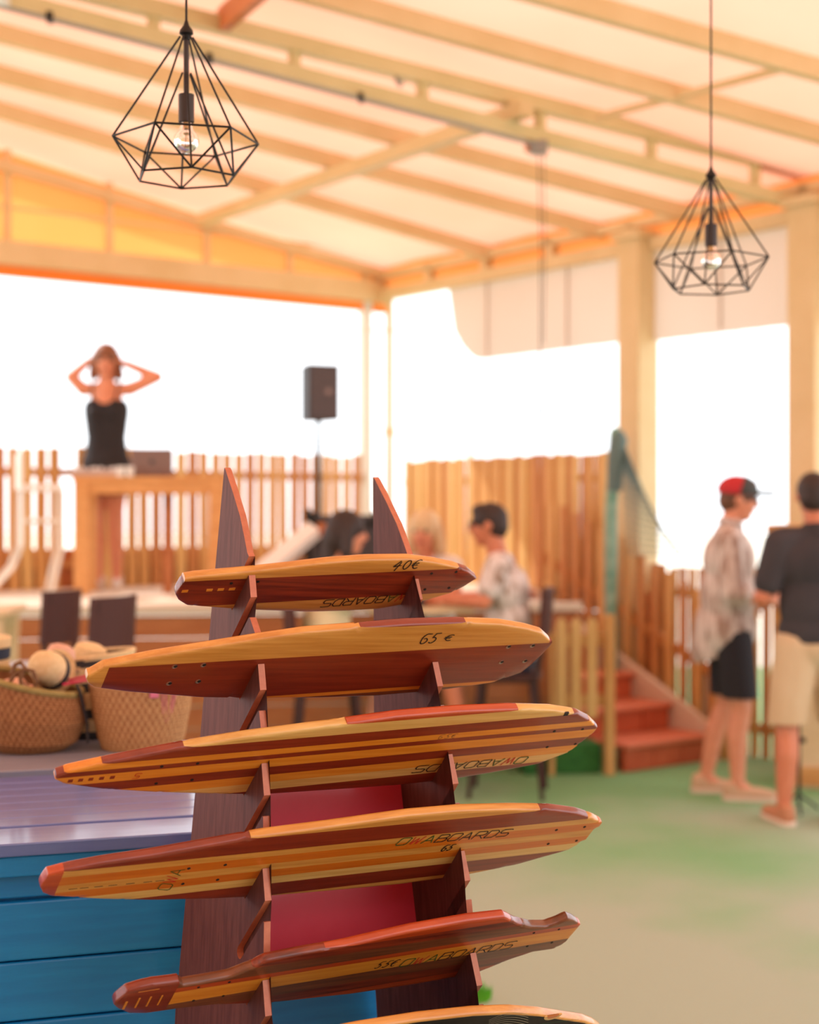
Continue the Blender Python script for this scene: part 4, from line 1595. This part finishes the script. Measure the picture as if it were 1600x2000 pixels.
# tuft of grass at the rack's foot
g = G()
rg = random.Random(3)
c0 = Vector((.175, 4.93, 0))
for i in range(420):
    a, rr = rg.uniform(0, 6.28), .075 * math.sqrt(rg.random())
    x, y = c0.x + rr * 1.2 * math.cos(a), c0.y + rr * math.sin(a)
    h = rg.uniform(.02, .05)
    lx, ly = rg.uniform(-.015, .015), rg.uniform(-.015, .015)
    g.add([(x - .003, y, 0), (x + .003, y, 0), (x + lx, y + ly, h)], [(0, 1, 2)])
gr = g.build('grass_tuft', 'grass')
gr['kind'] = 'stuff'
tag(gr, 'bright green tuft of artificial grass on the floor behind the rack', 'grass')


# ------------------------------------------------------------------ people
class Blob:
    """rounded limbs and ellipsoids fused into one continuous skin"""
    def __init__(s):
        s.bm = bmesh.new()

    def cap(s, p, r0, q, r1, flat=1.0, side=None):
        p, q = Vector(p), Vector(q)
        d = q - p
        L = d.length
        d.normalize()
        a = d.cross(side if side is not None else Vector((.05, .98, .1)))
        if a.length < .1:
            a = d.cross(Vector((1, 0, 0)))
        a.normalize()
        b = d.cross(a)
        rings = []
        n = 14
        for k in range(5):
            t = R(-90 + 90 * k / 4)
            rings.append((-0 + r0 * math.sin(t), r0 * math.cos(t)))
        for k in range(5):
            t = R(90 * k / 4)
            rings.append((L + r1 * math.sin(t), r1 * math.cos(t)))
        prev = None
        for z, r in rings:
            r = max(r, .0004)
            cur = [s.bm.verts.new(p + d * z + a * (r * math.cos(2 * math.pi * i / n)) + b * (r * flat * math.sin(2 * math.pi * i / n))) for i in range(n)]
            if prev:
                for i in range(n):
                    j = (i + 1) % n
                    s.bm.faces.new((prev[i], prev[j], cur[j], cur[i]))
            else:
                s.bm.faces.new(list(reversed(cur)))
            prev = cur
        s.bm.faces.new(prev)
        return s

    def ell(s, c, r, rot=None):
        M = Matrix.Translation(c) @ (rot.to_4x4() if rot is not None else Matrix.Identity(4)) @ Matrix.Diagonal((r[0], r[1], r[2], 1))
        bmesh.ops.create_uvsphere(s.bm, u_segments=20, v_segments=14, radius=1, matrix=M)
        return s

    def chain(s, pts, rs):
        for i in range(len(pts) - 1):
            s.cap(pts[i], rs[i], pts[i + 1], rs[i + 1])
        return s

    def hand(s, wrist, direc, palm_n, size=1.0, curl=25):
        """palm, four fingers of different length, thumb at the side"""
        w, d, n_ = Vector(wrist), Vector(direc).normalized(), Vector(palm_n)
        n_ = (n_ - d * n_.dot(d)).normalized()
        sd = d.cross(n_).normalized()
        k = size
        for o_ in (-.026, -.009, .009, .026):
            s.cap(w + d * .012 * k + sd * o_ * .6 * k, .013 * k, w + d * .085 * k + sd * o_ * k, .012 * k)
        for o_, ln in ((-.028, .055), (-.0095, .068), (.0095, .072), (.028, .062)):
            b0 = w + d * .088 * k + sd * o_ * k
            d1 = (d * math.cos(R(curl)) + n_ * math.sin(R(curl)))
            b1 = b0 + d1 * ln * .55 * k
            d2 = (d * math.cos(R(curl * 2.2)) + n_ * math.sin(R(curl * 2.2)))
            s.cap(b0, .0095 * k, b1, .009 * k)
            s.cap(b1, .009 * k, b1 + d2 * ln * .5 * k, .0075 * k)
        t0 = w + d * .028 * k + sd * .030 * k
        t1 = t0 + (d * .6 + sd * .7 + n_ * .35).normalized() * .038 * k
        s.cap(t0, .012 * k, t1, .0105 * k)
        s.cap(t1, .0105 * k, t1 + (d * .85 + sd * .25 + n_ * .4).normalized() * .03 * k, .0085 * k)
        return s

    def cut(s, co, no):
        """flat hem: drop everything on the no side of the plane"""
        s.cuts = getattr(s, 'cuts', []) + [(Vector(co), Vector(no))]
        return s

    def build(s, name, m, parent, voxel=.010, smooth=3):
        me = bpy.data.meshes.new(name)
        bmesh.ops.recalc_face_normals(s.bm, faces=s.bm.faces[:])
        s.bm.to_mesh(me)
        s.bm.free()
        o = bpy.data.objects.new('skin_source', me)
        COL.objects.link(o)
        rm = o.modifiers.new('r', 'REMESH')
        rm.mode = 'VOXEL'
        rm.voxel_size = voxel
        if smooth:
            sm = o.modifiers.new('s', 'SMOOTH')
            sm.factor = .5
            sm.iterations = smooth
        dg = bpy.context.evaluated_depsgraph_get()
        dg.update()
        nm = bpy.data.meshes.new_from_object(o.evaluated_get(dg))
        bpy.data.objects.remove(o)
        bpy.data.meshes.remove(me)
        bm = bmesh.new()
        bm.from_mesh(nm)
        for co, no in getattr(s, 'cuts', []):
            r_ = bmesh.ops.bisect_plane(bm, geom=bm.verts[:] + bm.edges[:] + bm.faces[:], plane_co=co, plane_no=no, clear_outer=True)
            ed = [e for e in r_['geom_cut'] if isinstance(e, bmesh.types.BMEdge)]
            if ed:
                try:
                    bmesh.ops.edgeloop_fill(bm, edges=ed)
                except Exception:
                    pass
        bm.to_mesh(nm)
        bm.free()
        nm.name = name
        nm.polygons.foreach_set('use_smooth', [True] * len(nm.polygons))
        nm.materials.clear()
        return obj(name, nm, m, parent)


Vv = Vector


def head_parts(root, c, yaw, pitch, skin, hair, style, glasses=False):
    """c: centre of the head; the face looks along +x turned by yaw"""
    Rm = Matrix.Rotation(yaw, 3, 'Z') @ Matrix.Rotation(pitch, 3, 'Y')

    def w(x, y, z):
        return c + Rm @ Vv((x, y, z))
    for sy in (-1, 1):
        Blob().ell(w(.083, sy * .031, .012), (.008, .012, .007), Rm).build('eye', 'eye', root, .003, 1)
        Blob().cap(w(.088, sy * .016, .034), .004, w(.080, sy * .048, .036), .004).build('eyebrow', hair, root, .003, 1)
    Blob().cap(w(.086, -.020, -.052), .005, w(.086, .020, -.052), .005).ell(w(.090, 0, -.052), (.006, .014, .007), Rm).build('lips', 'lips', root, .003, 1)
    b = Blob()
    if style == 'short':
        b.ell(w(-.014, 0, .036), (.102, .083, .094), Rm).ell(w(-.050, 0, -.005), (.066, .076, .075), Rm)
        b.ell(w(.035, 0, .085), (.055, .06, .04), Rm)
    elif style == 'long':
        b.ell(w(-.016, 0, .036), (.106, .090, .098), Rm).ell(w(-.055, 0, -.01), (.075, .088, .09), Rm)
        for sy in (-1, 1):
            b.cap(w(-.01, sy * .078, .02), .032, w(-.03, sy * .088, -.12), .036)
            b.cap(w(-.03, sy * .088, -.12), .036, w(-.035, sy * .080, -.22), .022)
        b.cap(w(-.07, 0, -.02), .065, w(-.085, 0, -.20), .05)
    elif style == 'bob':
        b.ell(w(-.014, 0, .036), (.106, .092, .098), Rm).ell(w(-.055, 0, -.02), (.080, .092, .10), Rm)
        for sy in (-1, 1):
            b.cap(w(.0, sy * .078, .03), .03, w(-.01, sy * .088, -.10), .036)
        b.cap(w(-.08, 0, -.02), .06, w(-.08, 0, -.15), .055)
    elif style == 'up':
        b.ell(w(-.014, 0, .040), (.106, .090, .100), Rm).ell(w(-.055, 0, 0), (.070, .084, .085), Rm)
        b.ell(w(-.07, 0, .09), (.055, .06, .05), Rm)
        for sy in (-1, 1):
            b.cap(w(-.005, sy * .080, .03), .026, w(-.015, sy * .088, -.06), .022)
    b.build('hair', hair, root, .008, 3)
    if glasses:
        g = G()
        for sy in (-1, 1):
            g.tube([w(.096, sy * .033 + .023 * math.cos(R(t)), .012 + .017 * math.sin(R(t))) for t in range(0, 360, 30)], .003, 5, True)
            g.tube([w(.094, sy * .056, .014), w(.0, sy * .082, .014)], .003, 5)
        g.tube([w(.098, -.010, .014), w(.098, .010, .014)], .003, 5)
        g.build('glasses', 'eye', root)


def head_blob(b, c, yaw, pitch, neck):
    Rm = Matrix.Rotation(yaw, 3, 'Z') @ Matrix.Rotation(pitch, 3, 'Y')

    def w(x, y, z):
        return c + Rm @ Vv((x, y, z))
    b.ell(w(-.008, 0, .025), (.093, .076, .090), Rm)
    b.ell(w(.018, 0, -.035), (.070, .060, .072), Rm)
    b.ell(w(.038, 0, -.085), (.040, .040, .028), Rm)
    b.cap(w(.086, 0, .020), .009, w(.106, 0, -.022), .013)
    for sy in (-1, 1):
        b.ell(w(-.005, sy * .078, -.002), (.020, .010, .030), Rm)
        b.ell(w(.058, sy * .036, -.022), (.026, .022, .022), Rm)
    b.cap(w(-.025, 0, -.06), .052, neck, .058)


def shoe(root, ank, yaw, m, sole, L=.27):
    Rm = Matrix.Rotation(yaw, 3, 'Z')

    def w(x, y, z):
        return Vv((ank.x, ank.y, 0)) + Rm @ Vv((x, y, z))
    sh = Blob().cap(w(-.045, 0, .045), .038, w(.10, 0, .042), .036, 1.0).cap(w(.10, 0, .042), .036, w(L - .095, 0, .034), .030).ell(w(-.03, 0, .075), (.05, .040, .035)) \
        .cut(w(0, 0, .006), (0, 0, -1)).build('shoe', m, root, .008, 2)
    Blob().cap(w(-.045, 0, .012), .041, w(.10, 0, .012), .040).cap(w(.10, 0, .012), .040, w(L - .095, 0, .012), .034).cut(w(0, 0, .0), (0, 0, -1)).cut(w(0, 0, .022), (0, 0, 1)) \
        .build('sole', sole, sh, .007, 1)


# --- standing man in a cap: local +x is where he faces (to the right of the picture), z up
def cap_man():
    loc = flo(1428, 1555, 8.42)
    r = thing('person', 'man in a red and grey cap, loose checked shirt and black shorts, standing in profile', 'person', loc, R(-8), 'people at the bar')
    hl, hr = Vv((0, .09, .90)), Vv((0, -.09, .90))
    kl, kr = Vv((-.02, .10, .49)), Vv((.05, -.10, .49))
    al, ar = Vv((-.13, .11, .085)), Vv((.03, -.11, .085))
    sl, sr = Vv((-.02, .185, 1.40)), Vv((-.02, -.185, 1.40))
    el, er = Vv((-.02, .25, 1.13)), Vv((-.01, -.25, 1.13))
    wl_, wr_ = Vv((.20, .17, 1.10)), Vv((.21, -.15, 1.08))
    hc = Vv((.045, 0, 1.625))
    b = Blob()
    b.ell((0, 0, .94), (.115, .165, .12)).ell((0, 0, 1.12), (.11, .15, .17)).ell((-.01, 0, 1.30), (.12, .175, .16))
    b.cap(sl, .06, sr, .06)
    for h_, k_, a_ in ((hl, kl, al), (hr, kr, ar)):
        b.cap(h_, .088, k_, .058).cap(k_, .056, k_.lerp(a_, .35) + Vv((-.02, 0, 0)), .056).cap(k_.lerp(a_, .35) + Vv((-.02, 0, 0)), .056, a_, .036).cap(a_, .036, a_ + Vv((.05, 0, -.03)), .034)
    for s_, e_, w_ in ((sl, el, wl_), (sr, er, wr_)):
        b.cap(s_, .056, e_, .042).cap(e_, .043, w_, .028)
        b.hand(w_, (w_ - e_), (0, -math.copysign(1, e_.y), -.4), 1.0, 32)
    head_blob(b, hc, 0, R(8), Vv((-.01, 0, 1.46)))
    b.build('body', 'skin', r, .0095, 3)
    head_parts(r, hc, 0, R(8), 'skin', 'hair_brown', 'short', True)
    # cap
    Rm = Matrix.Rotation(R(6), 3, 'Y')
    g = Blob().ell(hc + Vv((-.012, 0, .050)), (.112, .093, .088), Rm).cut(hc + Vv((0, 0, .030)), (-.12, 0, -1)).build('cap', 'cap_red', r, .007, 2)
    Blob().ell(hc + Vv((-.008, 0, .052)), (.114, .095, .090), Rm).cut(hc + Vv((.0, 0, .032)), (-.12, 0, -1)).cut(hc + Vv((.0, 0, 0.05)), (-1, 0, .35)).build('front_panel', 'cap_grey', g, .006, 2)
    Blob().cap(hc + Vv((.07, -.045, .040)), .013, hc + Vv((.07, .045, .040)), .013).cap(hc + Vv((.07, -.045, .040)), .012, hc + Vv((.165, -.03, .030)), .009).cap(hc + Vv((.07, .045, .040)), .012, hc + Vv((.165, .03, .030)), .009) \
        .cap(hc + Vv((.175, -.035, .032)), .011, hc + Vv((.175, .035, .032)), .011).cap(hc + Vv((.07, 0, .044)), .013, hc + Vv((.195, 0, .036)), .012).build('visor', 'cap_grey', g, .006, 3)
    # loose shirt
    b = Blob()
    b.ell((-.01, 0, 1.30), (.148, .205, .175)).ell((-.015, 0, 1.10), (.155, .20, .24)).ell((-.02, 0, .92), (.165, .205, .20))
    b.cap(sl + Vv((0, -.02, .015)), .075, sr + Vv((0, .02, .015)), .075)
    b.cap((-.01, 0, 1.44), .085, (0, 0, 1.475), .070)
    b.cap((-.06, 0, .95), .14, (-.08, 0, .80), .14)
    for s_, e_ in ((sl, el), (sr, er)):
        b.cap(s_, .082, e_, .068).cap(e_, .068, e_ + Vv((.05, 0, -.005)), .060)
    b.cut((0, 0, .80), (.35, 0, -1))
    sh = b.build('shirt', 'cloth_linen', r, .011, 4)
    Blob().cap((.045, -.05, 1.50), .018, (-.05, -.055, 1.515), .02).cap((.045, .05, 1.50), .018, (-.05, .055, 1.515), .02).cap((-.05, -.055, 1.515), .02, (-.05, .055, 1.515), .02).build('collar', 'cloth_linen', sh, .008, 2)
    # shorts
    b = Blob()
    b.ell((0, 0, .90), (.135, .18, .13))
    for h_, k_ in ((hl, kl), (hr, kr)):
        b.cap(h_, .112, k_ + Vv((0, 0, .02)), .094)
    b.cut((0, 0, .555), (0, 0, -1))
    b.build('shorts', 'cloth_shorts', r, .011, 3)
    shoe(r, al, 0, 'shoe_beige', 'shoe_sole')
    shoe(r, ar, R(-6), 'shoe_beige', 'shoe_sole')


def tee_man():
    loc = flo(1592, 1615, 7.72)
    r = thing('person', 'man seen from behind in a black T-shirt and beige shorts', 'person', loc, R(97), 'people at the bar')
    hl, hr = Vv((0, .095, .90)), Vv((0, -.095, .90))
    kl, kr = Vv((.03, .135, .48)), Vv((.02, -.13, .48))
    al, ar = Vv((-.02, .17, .085)), Vv((-.06, -.11, .085))
    sl, sr = Vv((-.01, .19, 1.405)), Vv((-.01, -.19, 1.405))
    el, er = Vv((.00, .27, 1.13)), Vv((.0, -.27, 1.13))
    wl_, wr_ = Vv((.23, .20, 1.10)), Vv((.22, -.18, 1.12))
    hc = Vv((.03, 0, 1.635))
    b = Blob()
    b.ell((0, 0, .94), (.115, .17, .12)).ell((0, 0, 1.12), (.11, .155, .17)).ell((-.01, 0, 1.30), (.12, .18, .16))
    b.cap(sl, .06, sr, .06)
    for h_, k_, a_ in ((hl, kl, al), (hr, kr, ar)):
        m_ = k_.lerp(a_, .33) + Vv((-.02, 0, 0))
        b.cap(h_, .09, k_, .06).cap(k_, .058, m_, .060).cap(m_, .060, a_, .037).cap(a_, .037, a_ + Vv((.05, 0, -.03)), .034)
    for s_, e_, w_ in ((sl, el, wl_), (sr, er, wr_)):
        b.cap(s_, .058, e_, .044).cap(e_, .045, w_, .029)
        b.hand(w_, (w_ - e_), (0, -math.copysign(1, e_.y), -.4), 1.0, 32)
    head_blob(b, hc, R(-12), 0, Vv((-.01, 0, 1.46)))
    b.build('body', 'skin_tan', r, .0095, 3)
    head_parts(r, hc, R(-12), 0, 'skin_tan', 'hair_dark', 'short')
    b = Blob()
    b.ell((-.01, 0, 1.30), (.142, .20, .17)).ell((-.005, 0, 1.10), (.138, .188, .22)).ell((0, 0, .95), (.140, .195, .16))
    b.cap(sl + Vv((0, -.02, .012)), .072, sr + Vv((0, .02, .012)), .072)
    b.cap((-.012, 0, 1.44), .082, (-.005, 0, 1.468), .070)
    for s_, e_ in ((sl, el), (sr, er)):
        b.cap(s_, .078, s_.lerp(e_, .72), .072)
    b.cut((0, 0, .855), (0, 0, -1))
    b.build('t_shirt', 'cloth_charcoal', r, .011, 4)
    b = Blob()
    b.ell((0, 0, .90), (.135, .185, .13))
    for h_, k_ in ((hl, kl), (hr, kr)):
        b.cap(h_, .115, k_ + Vv((0, 0, .0)), .100)
    b.cut((0, 0, .50), (0, 0, -1))
    b.build('shorts', 'cloth_beige', r, .011, 3)
    shoe(r, al, R(8), 'shoe_tan', 'shoe_sole')
    shoe(r, ar, R(-10), 'shoe_tan', 'shoe_sole')


def dj_woman():
    q = at(208, 1140, 11.10)
    r = thing('person', 'woman in a black strappy dress on stage with both hands raised to her head', 'person', (q.x, q.y, ZS), R(-88), 'people on the stage')
    r.scale = (1.03, 1.03, 1.03)
    # her left is at +y (picture right)
    hl, hr = Vv((0, .085, .88)), Vv((0, -.085, .88))
    kl, kr = Vv((.01, .06, .47)), Vv((.02, -.06, .47))
    al, ar = Vv((-.02, .07, .08)), Vv((-.02, -.06, .08))
    sl, sr = Vv((0, .16, 1.405)), Vv((0, -.16, 1.405))
    el, er = Vv((.02, .36, 1.49)), Vv((.02, -.245, 1.49))
    wl_, wr_ = Vv((.0, .135, 1.585)), Vv((.0, -.125, 1.60))
    hc = Vv((.02, 0, 1.598))
    b = Blob()
    b.ell((0, 0, .92), (.11, .155, .13)).ell((0, 0, 1.10), (.085, .115, .15)).ell((0, 0, 1.26), (.10, .135, .15)).ell((.06, .06, 1.24), (.055, .058, .055)).ell((.06, -.06, 1.24), (.055, .058, .055))
    b.cap(sl, .046, sr, .046)
    for h_, k_, a_ in ((hl, kl, al), (hr, kr, ar)):
        m_ = k_.lerp(a_, .33) + Vv((-.02, 0, 0))
        b.cap(h_, .085, k_, .052).cap(k_, .050, m_, .051).cap(m_, .051, a_, .032).cap(a_, .032, a_ + Vv((.12, 0, -.05)), .026)
    for s_, e_, w_ in ((sl, el, wl_), (sr, er, wr_)):
        b.cap(s_, .050, e_, .040).cap(e_, .040, w_, .029)
        b.hand(w_, (hc + Vv((-.02, 0, .07)) - w_), (0, -math.copysign(1, e_.y), .1), .92, 14)
    b.cap((0, 0, 1.36), .085, (0, 0, 1.44), .058)
    head_blob(b, hc, R(4), R(4), Vv((0, 0, 1.43)))
    b.build('body', 'skin', r, .0095, 3)
    head_parts(r, hc, R(4), R(4), 'skin', 'hair_auburn', 'bob')
    b = Blob()
    b.ell((0, 0, .88), (.128, .172, .15)).ell((0, 0, 1.10), (.10, .130, .17)).ell((.0, 0, 1.24), (.115, .150, .11))
    b.ell((.06, .06, 1.235), (.062, .064, .062)).ell((.06, -.06, 1.235), (.062, .064, .062))
    b.cap((0, .04, .80), .125, (0, .04, .70), .125).cap((0, -.04, .80), .125, (0, -.04, .70), .125)
    for sy in (-1, 1):
        b.cap((0, sy * .045, .86), .118, (0, sy * .035, 1.06), .100).cap((0, sy * .035, 1.06), .100, (0, sy * .055, 1.26), .106)
    b.cut((0, 0, 1.325), (0, 0, 1)).cut((0, 0, .66), (0, 0, -1))
    dr = b.build('dress', 'cloth_black', r, .010, 3)
    for sy in (-1, 1):
        G().tube([(.10, sy * .075, 1.31), (.085, sy * .088, 1.39), (.01, sy * .095, 1.465), (-.075, sy * .088, 1.39), (-.10, sy * .07, 1.30)], .006, 6).build('strap', 'cloth_black', dr, True)
    shoe(r, al, R(5), 'cloth_white', 'shoe_sole', .23)
    shoe(r, ar, R(-5), 'cloth_white', 'shoe_sole', .23)


def seated(loc, rz, label, skin, hair, style, top_m, legs_m, seat=.70, sleeve=.6, yaw=0.0, male=True, lean=0.0, arm_f=.30, glasses=False, bare=False, foot=.27, knee=.36, ky=.11):
    r = thing('person', label, 'person', loc, rz, 'people seated at the bar table')
    k = 1.0 if male else .94
    zh = seat + .085
    wd = .185 * k if male else .155
    hl, hr = Vv((-.02, .085, zh)), Vv((-.02, -.085, zh))
    kl, kr = Vv((knee, ky, zh + .005)), Vv((knee, -ky, zh + .005))
    al, ar = Vv((knee - .10, ky, foot + .09)), Vv((knee - .08, -ky + .005, foot + .09))
    ch = Vv((-.03 + lean, 0, zh + .36 * k))
    sl, sr = Vv((-.02 + lean * 1.3, wd, zh + .50 * k)), Vv((-.02 + lean * 1.3, -wd, zh + .50 * k))
    ze = max(zh + .25 * k, 1.072)
    el, er = Vv((.06 + lean, wd + .06, ze)), Vv((.06 + lean, -wd - .06, ze))
    wl_, wr_ = Vv((.06 + arm_f, .10, 1.07)), Vv((.06 + arm_f, -.10, 1.07))
    nk = Vv((-.01 + lean * 1.35, 0, zh + .555 * k))
    hc = Vv((.03 + lean * 1.6, 0, zh + .72 * k))
    b = Blob()
    b.ell((-.03, 0, zh), (.125, .165 * k, .11)).ell((-.03 + lean * .5, 0, zh + .18), (.11, .145 * k, .17)).ell(ch, (.12, .165 * k, .16))
    b.cap(sl, .055 * k, sr, .055 * k)
    for h_, k_, a_ in ((hl, kl, al), (hr, kr, ar)):
        m_ = k_.lerp(a_, .35) + Vv((-.02, 0, 0))
        b.cap(h_, .085, k_, .058).cap(k_, .055, m_, .054).cap(m_, .054, a_, .034).cap(a_, .034, a_ + Vv((.10, 0, -.05)), .028)
    for s_, e_, w_ in ((sl, el, wl_), (sr, er, wr_)):
        b.cap(s_, .052 * k, e_, .040 * k).cap(e_, .041 * k, w_, .027 * k)
        b.hand(w_, (w_ - e_) + Vv((.06, 0, 0)), (0, 0, -1), .95, 18)
    head_blob(b, hc, yaw, R(3), nk)
    b.build('body', skin, r, .0095, 3)
    head_parts(r, hc, yaw, R(3), skin, hair, style, glasses)
    b = Blob()
    b.ell((-.03, 0, zh + .02), (.145, .18 * k, .12)).ell((-.03 + lean * .5, 0, zh + .18), (.135, .172 * k, .19)).ell(ch, (.143, .188 * k, .165))
    b.cap(sl + Vv((0, -.01, .01)), .070 * k, sr + Vv((0, .01, .01)), .070 * k)
    if sleeve > 0:
        for s_, e_ in ((sl, el), (sr, er)):
            b.cap(s_, .074 * k, s_.lerp(e_, sleeve), .066 * k)
    b.cut((0, 0, zh - .06), (0, 0, -1))
    b.build('shirt', top_m, r, .011, 4)
    b = Blob()
    b.ell((-.03, 0, zh - .005), (.14, .178, .10))
    for h_, k_ in ((hl, kl), (hr, kr)):
        b.cap(h_, .098, h_.lerp(k_, .8 if bare else 1.0), .080 if bare else .075)
    if not bare:
        for k_, a_ in ((kl, al), (kr, ar)):
            b.cap(k_, .075, a_ + Vv((0, 0, .05)), .058)
    b.build('shorts' if bare else 'trousers', legs_m, r, .011, 3)
    for a_ in (al, ar):
        m_ = Blob().cap(a_ + Vv((-.045, 0, -.045)), .036, a_ + Vv((.10, 0, -.055)), .034).cap(a_ + Vv((.10, 0, -.055)), .034, a_ + Vv((.17, 0, -.06)), .028)
        m_.build('shoe', 'shoe_tan' if male else 'cloth_white', r, .008, 2)
    return r


cap_man()
tee_man()
dj_woman()
P1 = Vector((-.45, 8.42, 0))
P2 = Vector((.545, 8.50, 0))
P3 = Vector((.10, 9.00, 0))
stool('dark bar stool under the dark-haired woman', P1, R(8), .68)
stool('dark bar stool under the man in the patterned shirt', P2, R(172), .68)
stool('dark bar stool under the blonde woman behind the bar table', P3, R(-115), .68, back=False, width=.33)
seated(P1, R(8), 'dark-haired woman in a cream top seated in profile at the bar table', 'skin', 'hair_dark', 'bob', 'cloth_cream', 'cloth_teal', .68, .3, 0, False, .05, .22, bare=True)
seated(P2, R(172), 'man in a patterned short-sleeved shirt seated with his back half turned', 'skin_tan', 'hair_dark', 'short', 'cloth_floral', 'denim', .68, .62, 0, True, .05, .26, glasses=True, bare=True)
seated(P3, R(-115), 'blonde woman seated facing out from behind the bar table', 'skin', 'hair_blonde', 'bob', 'cloth_white', 'denim', .68, .3, R(8), False, .0, .20, knee=.20, ky=.042)
# dark mug on the bar table
mg = G().lathe([(.03, 0), (.036, .005), (.038, .09), (.034, .09), (.03, .01)], 18).build('mug', 'case_black', None, True)
mg.location = (.05, 8.50, 1.034)
tag(mg, 'dark cup on the pale bar table near the seated man', 'cup')
